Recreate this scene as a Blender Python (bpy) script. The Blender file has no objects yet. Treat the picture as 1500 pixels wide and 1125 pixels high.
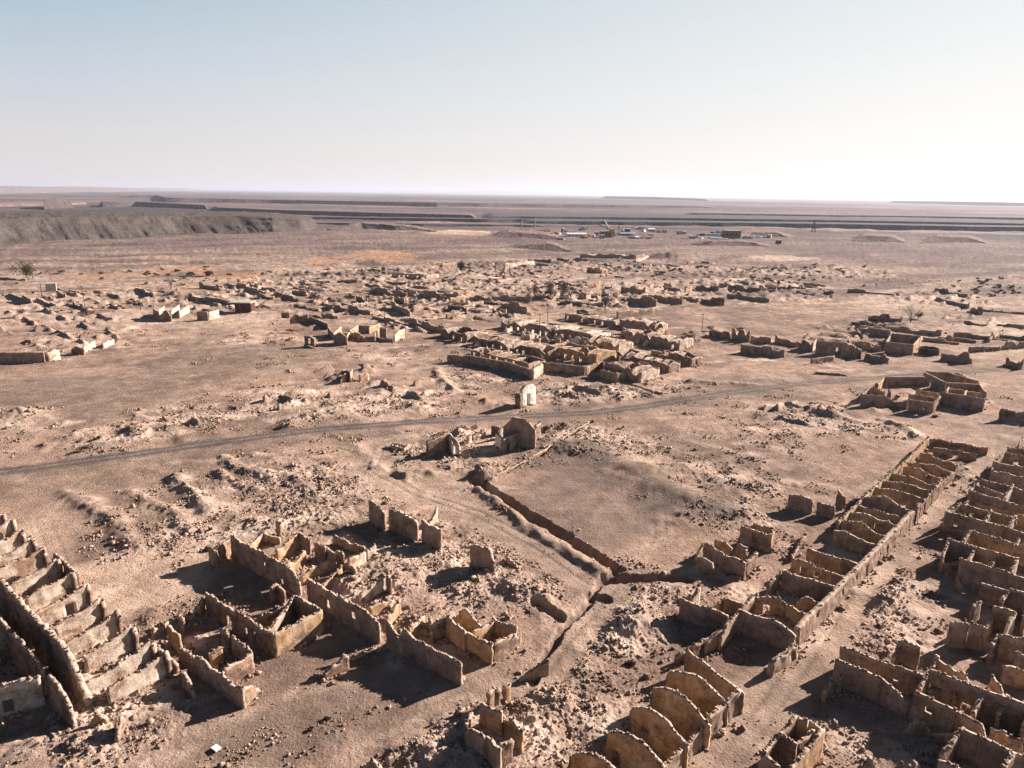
import bpy, math, random
import numpy as np

# ------------------------------------------------------------------ camera, light, exposure
SC = bpy.context.scene
COL = SC.collection
F = 1050.0; CAMH = 55.0
PITCH = math.atan((562.5 - 283.5) / F); ROLL = math.atan(.0143)
SUN_AZ, SUN_EL = 31.0, 23.0          # azimuth measured from +X towards +Y
cam = bpy.data.objects.new('camera', bpy.data.cameras.new('camera')); COL.objects.link(cam)
cam.data.sensor_width = 36.0; cam.data.lens = F / 1500 * 36.0
cam.data.clip_start = 1.0; cam.data.clip_end = 200000.0
from mathutils import Matrix, Vector
cam.matrix_world = Matrix.Translation((0, 0, CAMH)) @ Matrix.Rotation(math.pi / 2 - PITCH, 4, 'X') @ Matrix.Rotation(ROLL, 4, 'Z')
SC.camera = cam
SC.view_settings.view_transform = 'Standard'; SC.view_settings.look = 'None'
SC.view_settings.gamma = 1.0
world = bpy.data.worlds.new('World'); SC.world = world; world.use_nodes = True
wn = world.node_tree.nodes; wl = world.node_tree.links
sky = wn.new('ShaderNodeTexSky'); sky.sky_type = 'NISHITA'; sky.sun_disc = False
sky.sun_elevation = math.radians(SUN_EL); sky.sun_rotation = math.radians(90 - SUN_AZ)
sky.air_density = 1.0; sky.dust_density = .4; sky.ozone_density = 1.0; sky.altitude = 0
EXPO = 1.54; SC.view_settings.exposure = EXPO
def _sky():
    """a dusty desert sky: bright pale band low down, brighter towards the sun, deep blue overhead; blended with the physical sky"""
    tc = wn.new('ShaderNodeTexCoord'); sp = wn.new('ShaderNodeSeparateXYZ'); wl.new(tc.outputs['Generated'], sp.inputs[0])
    k = 2.0 ** -EXPO
    def rmp(st, fac):
        r = wn.new('ShaderNodeValToRGB'); el = r.color_ramp.elements
        while len(el) < len(st): el.new(.5)
        for e_, (p, c) in zip(el, st): e_.position = p; e_.color = (c[0] * k, c[1] * k, c[2] * k, 1)
        wl.new(fac, r.inputs[0]); return r.outputs[0]
    away = rmp([(0, (.76, .69, .675)), (.06, (.70, .675, .69)), (.12, (.58, .64, .70)), (.23, (.37, .515, .615)), (.33, (.12, .21, .32)), (.5, (.03, .06, .11)), (1, (.012, .03, .065))], sp.outputs[2])
    toward = rmp([(0, (.94, .865, .83)), (.08, (.93, .875, .835)), (.14, (.90, .875, .84)), (.23, (.83, .845, .825)), (.33, (.3, .36, .42)), (.5, (.05, .08, .13)), (1, (.012, .03, .065))], sp.outputs[2])
    dt = wn.new('ShaderNodeVectorMath'); dt.operation = 'DOT_PRODUCT'; wl.new(tc.outputs['Generated'], dt.inputs[0])
    dt.inputs[1].default_value = (math.cos(math.radians(SUN_AZ)), math.sin(math.radians(SUN_AZ)), 0)
    mr = wn.new('ShaderNodeMapRange'); mr.inputs['From Min'].default_value = -.02; mr.inputs['From Max'].default_value = .95; wl.new(dt.outputs['Value'], mr.inputs['Value'])
    m1 = wn.new('ShaderNodeMix'); m1.data_type = 'RGBA'; wl.new(mr.outputs[0], m1.inputs[0]); wl.new(away, m1.inputs[6]); wl.new(toward, m1.inputs[7])
    ns = wn.new('ShaderNodeMix'); ns.data_type = 'RGBA'; ns.blend_type = 'MULTIPLY'; ns.inputs[0].default_value = 1; wl.new(sky.outputs[0], ns.inputs[6]); ns.inputs[7].default_value = (.06, .06, .06, 1)
    m2 = wn.new('ShaderNodeMix'); m2.data_type = 'RGBA'; m2.inputs[0].default_value = .08; wl.new(m1.outputs[2], m2.inputs[6]); wl.new(ns.outputs[2], m2.inputs[7])
    # the half of the sky opposite the sun is deeper and bluer
    mb = wn.new('ShaderNodeMapRange'); mb.inputs['From Min'].default_value = -.75; mb.inputs['From Max'].default_value = -.12; mb.interpolation_type = 'SMOOTHSTEP'; wl.new(dt.outputs['Value'], mb.inputs['Value'])
    m3 = wn.new('ShaderNodeMix'); m3.data_type = 'RGBA'; m3.blend_type = 'MULTIPLY'; m3.inputs[0].default_value = 1
    m4 = wn.new('ShaderNodeMix'); m4.data_type = 'RGBA'; wl.new(mb.outputs[0], m4.inputs[0]); m4.inputs[6].default_value = (.26, .36, .52, 1); m4.inputs[7].default_value = (1, 1, 1, 1)
    wl.new(m2.outputs[2], m3.inputs[6]); wl.new(m4.outputs[2], m3.inputs[7])
    wl.new(m3.outputs[2], wn['Background'].inputs[0]); wn['Background'].inputs[1].default_value = 1.0
_sky()
sl = bpy.data.lights.new('sun', 'SUN'); sl.energy = 5.0; sl.angle = math.radians(0.5); sl.color = (1.0, .86, .755)
sun = bpy.data.objects.new('sun', sl); COL.objects.link(sun)
a, e = math.radians(SUN_AZ), math.radians(SUN_EL)
sd = Vector((math.cos(e) * math.cos(a), math.cos(e) * math.sin(a), math.sin(e)))
sun.rotation_euler = sd.to_track_quat('Z', 'Y').to_euler()
SC.cycles.max_bounces = 5; SC.cycles.diffuse_bounces = 2; SC.cycles.volume_bounces = 0
SC.cycles.use_denoising = True; SC.cycles.denoising_prefilter = 'NONE'

# ------------------------------------------------------------------ survey helpers
def ray(px, py):
    x = (px - 750) / F; y = -(py - 562.5) / F
    c, s = math.cos(ROLL), math.sin(ROLL)
    x, y = c * x - s * y, s * x + c * y
    cp, sp = math.cos(PITCH), math.sin(PITCH)
    return np.array([x, cp + y * sp, y * cp - sp])
def G(px, py, z=0.0):
    d = ray(px, py); t = (z - CAMH) / d[2]
    return (d * t)[:2]
def hor(px): return 281.0 + (px - 750) * .0143 + 1.6
def mpp(px, py): return float(np.hypot(*G(px, py))) / F      # metres per photo pixel there
def height_at(px, pbase, ptop):
    b = G(px, pbase); d = ray(px, ptop)
    return CAMH + d[2] * float(np.hypot(*b)) / math.hypot(d[0], d[1])

# ------------------------------------------------------------------ noise
_rs = np.random.RandomState(7)
_perm = np.concatenate([_rs.permutation(256)] * 3).astype(np.int32)
_g2 = np.array([[math.cos(i * math.pi / 16), math.sin(i * math.pi / 16)] for i in range(32)])
def perlin(x, y, seed=0):
    x = np.asarray(x, float) + seed * 17.31; y = np.asarray(y, float) - seed * 9.77
    xi = np.floor(x); yi = np.floor(y); fx = x - xi; fy = y - yi
    xi = xi.astype(np.int64) & 255; yi = yi.astype(np.int64) & 255
    u = fx * fx * fx * (fx * (fx * 6 - 15) + 10); v = fy * fy * fy * (fy * (fy * 6 - 15) + 10)
    def g(ix, iy, dx, dy):
        h = _perm[_perm[ix & 255] + (iy & 255)] & 31
        return _g2[h, 0] * dx + _g2[h, 1] * dy
    a = g(xi, yi, fx, fy); b = g(xi + 1, yi, fx - 1, fy)
    c = g(xi, yi + 1, fx, fy - 1); d = g(xi + 1, yi + 1, fx - 1, fy - 1)
    return (a + u * (b - a) + v * ((c + u * (d - c)) - (a + u * (b - a)))) * 1.5
def fbm(x, y, sc, octv=4, seed=0, gain=.5):
    s = 0; am = 1; f = 1 / sc
    for k in range(octv):
        s = s + am * perlin(x * f, y * f, seed + k * 3); am *= gain; f *= 2.03
    return s
def ridged(x, y, sc, octv=3, seed=0):
    s = 0; am = 1; f = 1 / sc
    for k in range(octv):
        s = s + am * (1 - 2 * np.abs(perlin(x * f, y * f, seed + k * 5))); am *= .5; f *= 2.1
    return s
def sstep(a, b, x):
    t = np.clip((x - a) / (b - a), 0, 1); return t * t * (3 - 2 * t)

# ------------------------------------------------------------------ terrain description
def polyd(x, y, pts, reach):
    """distance to a polyline (inf beyond reach), signed side, running parameter"""
    D = np.full(x.shape, 1e9); S = np.zeros(x.shape)
    P = np.array(pts)
    lo = P.min(0) - reach; hi = P.max(0) + reach
    m = (x > lo[0]) & (x < hi[0]) & (y > lo[1]) & (y < hi[1])
    if not m.any(): return D, S
    xx, yy = x[m], y[m]; d = np.full(xx.shape, 1e9); s = np.zeros(xx.shape)
    for (ax, ay), (bx, by) in zip(P[:-1], P[1:]):
        vx, vy = bx - ax, by - ay; L = vx * vx + vy * vy + 1e-9
        t = np.clip(((xx - ax) * vx + (yy - ay) * vy) / L, 0, 1)
        ex = xx - ax - t * vx; ey = yy - ay - t * vy
        q = np.hypot(ex, ey); c = np.sign(vx * ey - vy * ex)
        w = q < d; d = np.where(w, q, d); s = np.where(w, c, s)
    D[m] = d; S[m] = s
    return D, S
def PL(*p): return [G(x, y) for x, y in p]

ROAD = PL((-260, 716), (-80, 701), (0, 692), (150, 672), (300, 651), (450, 632), (600, 619), (745, 611), (860, 606), (950, 595), (1060, 577), (1180, 562), (1290, 553), (1420, 545), (1600, 532))
TRACKS = [  # polyline, half width, strength
    (PL((600, 640), (555, 655), (545, 690), (610, 722), (700, 752), (790, 800), (868, 852)), 4.0, 1),
    (PL((60, 622), (200, 565), (270, 530), (318, 495), (352, 470)), 3.0, .7),
    (PL((0, 640), (100, 600), (230, 585), (350, 560), (470, 520)), 3.5, .5),
    (PL((1010, 610), (985, 655), (962, 720), (968, 790), (940, 830), (900, 850)), 2.2, .45),
    (PL((1380, 700), (1320, 770), (1250, 850), (1180, 960), (1130, 1030), (1060, 1125)), 4.0, .9),
    (PL((895, 860), (850, 910), (790, 985), (700, 1010), (560, 1080)), 3.5, .8),
    (PL((1290, 553), (1370, 530), (1440, 515)), 3.0, .6),
    (PL((1450, 700), (1455, 640), (1430, 610), (1290, 610)), 4.0, .6),
    (PL((560, 545), (640, 520), (700, 540), (780, 560)), 3.0, .6),
    (PL((0, 575), (110, 550), (240, 520), (330, 480), (440, 470), (560, 510), (640, 500)), 2.4, .6), (PL((130, 700), (60, 760), (90, 830), (230, 880)), 2.6, .6), (PL((1180, 562), (1100, 540), (1040, 520), (1020, 480)), 2.0, .5),
    (PL((200, 1125), (420, 1040), (560, 1000), (720, 985)), 2.6, .5), (PL((330, 470), (420, 400), (560, 370), (700, 350)), 3.0, .5), (PL((690, 440), (740, 415), (800, 400), (900, 395)), 2.6, .6), (PL((560, 672), (480, 650), (300, 690), (60, 730)), 2.2, .5), (PL((780, 720), (850, 700), (960, 690)), 1.6, .35),
]
# ridges (+) and ditches (-): polyline, height, half width
RIDGES = [
    (PL((101, 721), (135, 748), (165, 775), (187, 800)), 1.0, 1.7), (PL((140, 735), (170, 760), (205, 800)), .6, 1.4),
    (PL((195, 727), (228, 742), (261, 757), (285, 775)), .9, 1.5), (PL((256, 703), (285, 725), (309, 751)), 1.0, 1.4),
    (PL((325, 671), (362, 688), (400, 706)), 1.0, 1.6), (PL((322, 695), (345, 708), (375, 722)), 1.0, 1.4),
    (PL((380, 692), (430, 702), (450, 716)), 1.0, 1.5), (PL((372, 665), (420, 680), (470, 690)), .6, 1.6),
    (PL((300, 735), (350, 760), (400, 770)), .5, 1.6), (PL((210, 690), (250, 700), (290, 740)), .5, 1.7),
    (PL((100, 640), (160, 625), (210, 622)), .9, 2.0), (PL((200, 608), (250, 628), (275, 645)), .7, 1.6),
    (PL((415, 620), (455, 612), (490, 606)), 1.1, 1.6), (PL((640, 540), (655, 565), (665, 575)), 1.2, 1.8),
    (PL((540, 745), (600, 785), (640, 820), (700, 850)), .5, 1.5), (PL((560, 800), (590, 828), (622, 850)), 1.2, 1.6),
    (PL((500, 790), (540, 812), (575, 840)), .8, 1.4), (PL((670, 868), (720, 860), (790, 880)), .9, 1.7),
    (PL((702, 718), (748, 750), (800, 788), (884, 841)), 1.1, 1.3), (PL((850, 652), (900, 668), (960, 705)), .8, 4.5), (PL((985, 722), (1030, 742), (1080, 750)), .8, 3.5), (PL((1000, 690), (1060, 705), (1130, 720)), .6, 3.0),
    (PL((1010, 648), (1060, 662), (1120, 680)), .5, 2.0), (PL((880, 648), (930, 655), (975, 660)), .9, 1.8), (PL((1120, 600), (1200, 605), (1260, 622)), .9, 1.8), (PL((1200, 545), (1260, 542)), .5, 2),
    (PL((1290, 615), (1320, 625), (1340, 640)), 1.3, 1.6), (PL((1010, 560), (1060, 562), (1110, 566)), 1.3, 1.6), (PL((880, 562), (905, 585)), .9, 1.6),
    (PL((800, 645), (860, 622)), .6, 1.2), (PL((560, 690), (520, 655), (600, 640)), .6, 1.5), (PL((820, 575), (870, 590), (930, 575)), .9, 2.2), (PL((905, 565), (960, 582)), .8, 1.5),
    (PL((60, 505), (110, 508), (150, 495), (190, 480)), 1.2, 3), (PL((0, 625), (60, 615)), 1.0, 2.5),
    (PL((1100, 870), (1170, 950)), .2, 1.0), (PL((930, 690), (1000, 690)), .6, 2.5), (PL((1080, 700), (1150, 712), (1220, 718)), .7, 2.2),
    (PL((-20, 1100), (60, 1095), (120, 1085), (180, 1065)), 1.0, 1.6), (PL((150, 1040), (190, 1020), (240, 1012)), .5, 1.2),
    (PL((800, 905), (850, 900)), .3, 1), (PL((1290, 1010), (1240, 1040), (1200, 1080)), .35, 2.0), (PL((1240, 870), (1290, 880), (1330, 900)), .7, 1.8),
]
DITCHES = [
    (PL((692, 705), (735, 728), (790, 762), (840, 795), (905, 836)), 2.6, 1.2),
    (PL((893, 852), (930, 850), (965, 849), (1000, 846)), 1.9, 1.2),
    (PL((905, 836), (893, 852), (850, 900), (800, 962), (775, 1005)), .7, .55),
    (PL((865, 618), (790, 665), (735, 690), (690, 712)), .9, .6),
    (PL((788, 886), (808, 896), (828, 908)), 1.1, .9), (PL((868, 872), (890, 880)), .9, .8),
    (PL((895, 562), (930, 568), (962, 578)), 1.2, 1.2), (PL((1085, 505), (1130, 512)), .8, 2.0),
]
# mounds: px, py, radius m, height m
MOUNDS = [(700, 690, 4.5, 1.6), (612, 697, 4, 1.3), (560, 690, 4, .8), (670, 640, 4, 1), (425, 628, 2.6, 1.6), (700, 590, 3, 1.0), (1235, 870, 3, .5), (1300, 888, 3, .6),
    (925, 905, 3, 1.2), (905, 915, 2.4, 1), (750, 862, 4.0, .8), (790, 868, 3.0, .7), (650, 830, 3, 1), (600, 850, 3, .9), (1000, 760, 3, .7), (1160, 745, 2, .5), (1270, 600, 3, .8),
    (1000, 735, 5, .4), (1080, 730, 4, .5), (940, 700, 9, .7), (830, 655, 6, .6), (460, 480, 5, 1.3), (420, 500, 8, 1.3), (505, 555, 6, 1.4), (530, 545, 4, 1.6), (600, 600, 6, 1.0), (740, 595, 5, .9), (560, 570, 8, 1),
    (200, 630, 4, 1.4), (130, 640, 4, .9), (60, 655, 3, .8), (30, 610, 6, 1.3), (260, 435, 8, 3), (500, 390, 14, 3), (545, 386, 10, 2.0), (1320, 480, 9, 1.8), (1150, 560, 5, .8), (1200, 605, 4, .8), (1090, 635, 4, .6),
    (1300, 1095, 3, .6), (1290, 930, 3, .4), (330, 905, 3, .5), (220, 900, 3, .5), (700, 1045, 3, .7), (640, 1090, 3, 1.0), (590, 1110, 3, .6), (790, 1030, 4, .7), (860, 940, 4, .5), (430, 800, 5, .5), (540, 850, 5, .8), (600, 900, 3, .8),
    (975, 378, 24, 4.5), (990, 381, 16, 3), (420, 438, 9, 1.5), (640, 450, 14, 2), (1140, 420, 12, 2)]
# rough (rubbly) areas: px, py, radius m, strength
ROUGH = [(697, 712, 2.6, .5), (720, 730, 2.6, .5), (745, 745, 2.6, .5), (775, 768, 2.6, .5), (800, 785, 2.6, .5), (830, 806, 2.6, .5), (860, 825, 2.6, .5), (885, 842, 2.6, .5), (930, 850, 2.2, .5), (970, 850, 2.2, .5), (850, 895, 2, .5), (820, 935, 2, .5), (240, 765, 15, .55), (165, 765, 9, .4), (400, 690, 15, .6), (470, 722, 13, .9), (330, 705, 11, .6), (250, 780, 6, .9), (205, 790, 4, .9), (440, 705, 7, .9), (430, 752, 12, 1), (300, 790, 9, .7), (190, 640, 13, 1), (300, 615, 15, .8), (420, 590, 18, .9), (500, 605, 16, .9), (600, 590, 18, .9), (450, 640, 8, .7),
    (250, 605, 12, .7), (30, 615, 14, 1), (700, 560, 16, .9), (830, 580, 16, 1), (905, 575, 13, 1), (1000, 575, 14, .8), (940, 655, 12, .8), (870, 645, 8, .8), (1060, 690, 14, .8), (600, 650, 14, .9), (690, 660, 14, 1), (800, 645, 12, 1), (860, 630, 8, .9),
    (640, 800, 10, .8), (750, 840, 12, 1), (790, 810, 7, .9), (700, 860, 9, .9), (580, 760, 7, .7), (920, 890, 10, .7), (900, 930, 7, 1), (950, 870, 7, .9), (850, 985, 7, .7), (820, 1040, 9, 1), (800, 1000, 6, .8), (880, 950, 5, .5), (700, 1060, 8, 1), (600, 1100, 8, .9),
    (1180, 610, 18, .8), (1250, 630, 14, .8), (1100, 640, 14, .6), (1060, 755, 9, .9), (1130, 715, 9, .8), (1250, 580, 8, .6), (1310, 870, 8, .9), (1270, 900, 9, .8), (1290, 925, 7, .8), (1250, 1060, 11, .45), (1210, 1090, 7, .4), (1420, 700, 8, 1.2), (1300, 800, 5, .7),
    (1440, 590, 12, .5), (1350, 1100, 8, .9), (1150, 900, 5, .6), (1260, 830, 6, .7), (420, 900, 5, .5), (300, 890, 8, .7), (260, 930, 8, .7), (560, 850, 9, .8), (480, 820, 9, .8), (540, 880, 7, .8), (200, 1050, 8, .8), (130, 1090, 8, 1), (640, 920, 6, .8), (160, 1010, 4, .6),
    (320, 1120, 14, .3), (1120, 1110, 6, .5), (1030, 1110, 5, .6), (1070, 870, 5, .7), (1120, 800, 7, .6), (700, 520, 20, .5), (560, 520, 18, .5), (350, 500, 22, .6), (130, 505, 22, .8), (420, 530, 12, .6), (250, 470, 18, .7), (560, 470, 20, .7), (1360, 580, 9, .3)]
SMOOTH = [(850, 720, 22, 1), (870, 770, 18, 1), (800, 700, 10, .7), (1150, 465, 48, .9), (1050, 480, 30, .7), (1400, 490, 18, .6), (120, 560, 30, .7), (250, 540, 25, .7), (50, 760, 14, .9), (100, 800, 12, .9), (250, 850, 8, .8), (1020, 640, 14, .7), (1150, 690, 15, .7), (450, 1050, 13, .6), (300, 560, 18, .6), (740, 570, 8, .6), (700, 530, 6, .5)]
MW = [(G(p[0], p[1]), p[2], p[3]) for p in MOUNDS]; RW = [(G(p[0], p[1]), p[2], p[3]) for p in ROUGH]; SW = [(G(p[0], p[1]), p[2], p[3]) for p in SMOOTH]

FOUND = [(560, 445, 38, 1), (640, 425, 48, 1), (700, 455, 30, 1), (780, 425, 45, 1), (860, 440, 35, 1), (400, 425, 38, 1), (330, 450, 28, .8), (960, 430, 45, 1), (1100, 425, 50, 1), (720, 395, 60, 1), (880, 392, 55, 1), (560, 405, 45, 1), (480, 450, 26, .8), (1260, 495, 24, 1), (1380, 440, 35, .8),
    (160, 440, 40, .9), (60, 470, 34, .9), (120, 495, 22, .9), (600, 570, 14, .8), (430, 590, 13, .8), (510, 545, 12, .7), (1200, 400, 60, .9), (1040, 400, 50, .9), (450, 405, 40, .8), (600, 478, 18, .9), (1420, 470, 22, .6), (250, 440, 24, .8), (300, 610, 12, .6), (850, 575, 9, .6), (1180, 610, 13, .6)]
FW = [(G(p[0], p[1]), p[2], p[3]) for p in FOUND]
D48_ = (math.cos(math.radians(48)), math.sin(math.radians(48))); D39_ = (math.cos(math.radians(-38.5)), math.sin(math.radians(-38.5)))
def blobs(x, y, L, cut=2.6, wob=None):
    s = np.zeros(x.shape)
    for (c, r, k) in L:
        m = (np.abs(x - c[0]) < r * cut) & (np.abs(y - c[1]) < r * cut)
        if m.any():
            q = ((x[m] - c[0]) ** 2 + (y[m] - c[1]) ** 2) / (r * r)
            s[m] = np.maximum(s[m], k * np.exp(-q))
    return s
def fields(x, y):
    """every terrain field at world positions"""
    x = np.asarray(x, float); y = np.asarray(y, float)
    R = np.hypot(x, y); o = {}
    w1 = fbm(x, y, 14, 3, 3); w2 = fbm(x, y, 14, 3, 8)
    xw = x + w1 * 3; yw = y + w2 * 3
    rough = blobs(xw, yw, RW)
    smooth = blobs(xw, yw, SW)
    far = sstep(230, 420, R) * (1 - sstep(1300, 2200, R))
    patch = sstep(-.1, .5, fbm(x, y, 45, 3, 21))
    rough = np.maximum(rough, np.maximum(.18, far * (.35 + .6 * patch)))
    rough = rough * (1 - np.clip(smooth, 0, 1) * .9)
    d, _ = polyd(x, y, ROAD, 14); rk = 1 - .4 * sstep(60, 90, x); road = (1 - sstep(1.5, 3.2, d + perlin(x / 3, y / 3, 4) * 1.0)) * rk
    rut = np.exp(-((d - 1.15) / .5) ** 2) * (R < 900)
    shoulder = 1 - sstep(4, 12, d)
    trk = np.zeros(x.shape); trut = np.zeros(x.shape)
    for pts, hw, k in TRACKS:
        td, _ = polyd(x, y, pts, hw * 3); td2 = td + perlin(x / 4, y / 4, 5) * .6
        trk = np.maximum(trk, k * (1 - sstep(hw * .6, hw * 1.3, td2)))
        trut = np.maximum(trut, k * np.exp(-((td - .95) / .35) ** 2))
    calm = np.clip(np.maximum(road, trk), 0, 1)
    calm = np.maximum(calm, shoulder * .75)
    rough = rough * (1 - calm * .92)
    ux0 = x * .9 + y * .43; uy0 = -x * .43 + y * .9
    z = fbm(x, y, 90, 3, 11) * .5 * sstep(60, 260, R) + fbm(x, y, 400, 3, 12) * 3.0 * sstep(500, 2500, R)
    z = z + fbm(x, y, 9, 3, 13) * .10
    fr = sstep(330, 560, R) * (1 - sstep(1500, 2500, R))
    if fr.any():
        z = z + fr * (ridged(ux0 / 3.2, uy0, 26, 3, 81) * .55 + ridged(ux0 / 2.0, uy0, 75, 2, 83) * 1.3 - .6)
    # rubbly relief
    rd = ridged(xw, yw, 7.5, 3, 31) * .28 + fbm(x, y, 3.2, 3, 33) * .42
    z = z + rough * (rd * .55 + .12) + rough * np.maximum(0, fbm(x, y, 1.1, 3, 37)) * .32 * (R < 260) + rough * fbm(x, y, .55, 2, 39) * .10 * (R < 150)
    # low bumps everywhere, stretched along the erosion direction
    ux = x * .77 + y * .63; uy = -x * .63 + y * .77
    z = z + (.12 + .25 * rough) * np.maximum(0, fbm(ux / 2.2, uy, 4.5, 3, 41)) * (1 - calm)
    for (c, r, h) in MW:
        m = (np.abs(x - c[0]) < r * 2.4) & (np.abs(y - c[1]) < r * 2.4)
        if m.any():
            q = ((xw[m] - c[0]) ** 2 + (yw[m] - c[1]) ** 2) / (r * r)
            z[m] += h * np.exp(-q * 1.6) * (1 + .35 * perlin(x[m] / max(1.7, r * .3), y[m] / max(1.7, r * .3), 9))
    rid = np.zeros(x.shape)
    for pts, h, hw in RIDGES:
        d2, _ = polyd(xw * .35 + x * .65, yw * .35 + y * .65, pts, hw * 4)
        k = np.exp(-(d2 / hw) ** 2); rid = np.maximum(rid, k)
        z = z + h * (.6 if hw < 2.5 else .8) * k * (1 + .25 * perlin(x / 1.6, y / 1.6, 15) * (hw < 2.5))
    dit = np.zeros(x.shape)
    for pts, h, hw in DITCHES:
        d2, _ = polyd(x + w1 * 1.0, y + w2 * 1.0, pts, hw * 3.5); d2 = d2 + .35 * perlin(x / 2.7, y / 2.7, 18) * (hw > .8)
        k = 1 - sstep(hw * .45, hw * 1.25, d2 + .25 * perlin(x / 1.1, y / 1.1, 16)); dit = np.maximum(dit, k)
        z = z - h * k
    z = z * (1 - road * .85) + road * .12 - rut * .10 - trut * .07 * (R < 500)
    # foundation traces of vanished houses
    fm = np.clip(blobs(x, y, FW), 0, 1)
    if fm.any():
        a_ = xw * .15 + x * .85; b_ = yw * .15 + y * .85
        u = a_ * D48_[0] + b_ * D48_[1]; v = a_ * D39_[0] + b_ * D39_[1]
        hw_ = np.maximum(.65, R / 330)
        du = np.abs((u / 13) % 1 - .5) * 13; dv = np.abs((v / 9) % 1 - .5) * 9
        k1 = np.exp(-(du / hw_) ** 2) * (perlin(np.floor(u / 13) * 3.3 + .5, v / 11, 61) > -.08)
        k2 = np.exp(-(dv / hw_) ** 2) * (perlin(u / 11, np.floor(v / 9) * 3.7 + .5, 63) > .02)
        k = np.maximum(k1, k2) * sstep(.25, .5, fm)
        z = z + k * (1.35 + .7 * perlin(x / 4, y / 4, 65)) * (1 - calm)
        rid = np.maximum(rid, k * .6)
    o.update(z=z, rough=rough, smooth=smooth, road=road, rut=rut, shoulder=shoulder, trk=trk, trut=trut, R=R, rid=rid, dit=dit, far=far)
    return o
def gz(x, y): return float(fields(np.array([x]), np.array([y]))['z'][0])

# ------------------------------------------------------------------ materials
def mat(name, build):
    m = bpy.data.materials.new(name); m.use_nodes = True
    nt = m.node_tree; b = nt.nodes['Principled BSDF']; b.inputs['Roughness'].default_value = .95
    b.inputs['Specular IOR Level'].default_value = .08
    build(nt, b); return m
def nnoise(nt, co, scale, detail=5, rough=.6, vec=None):
    n = nt.nodes.new('ShaderNodeTexNoise'); n.inputs['Scale'].default_value = scale
    n.inputs['Detail'].default_value = detail; n.inputs['Roughness'].default_value = rough
    nt.links.new(co, n.inputs['Vector']); return n.outputs['Fac']
def ramp(nt, fac, stops):
    r = nt.nodes.new('ShaderNodeValToRGB'); el = r.color_ramp.elements
    while len(el) < len(stops): el.new(.5)
    for e_, (p, c) in zip(el, stops):
        e_.position = p; e_.color = (*c, 1) if len(c) == 3 else c
    nt.links.new(fac, r.inputs[0]); return r.outputs[0]
def mix(nt, f, a_, b_, typ='MIX'):
    n = nt.nodes.new('ShaderNodeMix'); n.data_type = 'RGBA'; n.blend_type = typ
    for k, v in ((0, f), (6, a_), (7, b_)):
        if isinstance(v, (int, float)): n.inputs[k].default_value = v
        elif isinstance(v, tuple): n.inputs[k].default_value = (*v, 1)
        else: nt.links.new(v, n.inputs[k])
    return n.outputs[2]
def geo_pos(nt):
    g = nt.nodes.new('ShaderNodeNewGeometry'); return g.outputs['Position']
def scaled(nt, co, s):
    m = nt.nodes.new('ShaderNodeMapping'); m.inputs['Scale'].default_value = s
    nt.links.new(co, m.inputs['Vector']); return m.outputs[0]
def bump(nt, b, h, dist, strength=.8):
    n = nt.nodes.new('ShaderNodeBump'); n.inputs['Distance'].default_value = dist; n.inputs['Strength'].default_value = strength
    nt.links.new(h, n.inputs['Height']); nt.links.new(n.outputs[0], b.inputs['Normal'])

def m_ground(nt, b):
    at = nt.nodes.new('ShaderNodeAttribute'); at.attribute_name = 'soil'
    co = geo_pos(nt)
    n1 = nnoise(nt, co, .22, 9, .66); n2 = nnoise(nt, co, 3.2, 6, .7)
    c = mix(nt, 1.0, at.outputs['Color'], ramp(nt, n1, [(.32, (.68, .66, .65)), (.5, (1, 1, 1)), (.68, (1.34, 1.36, 1.38))]), 'MULTIPLY')
    c = mix(nt, .45, c, ramp(nt, n2, [(.34, (.55, .53, .53)), (.46, (1, 1, 1)), (.6, (1.05, 1.05, 1.05)), (.68, (1.5, 1.5, 1.5))]), 'MULTIPLY')
    nt.links.new(c, b.inputs['Base Color'])
    ad = nt.nodes.new('ShaderNodeMath'); ad.operation = 'ADD'
    nt.links.new(nnoise(nt, co, 1.2, 8, .7), ad.inputs[0]); nt.links.new(n2, ad.inputs[1])
    bump(nt, b, ad.outputs[0], .35, .9)
M = {}
M['ground'] = mat('desert_soil', m_ground)
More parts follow.
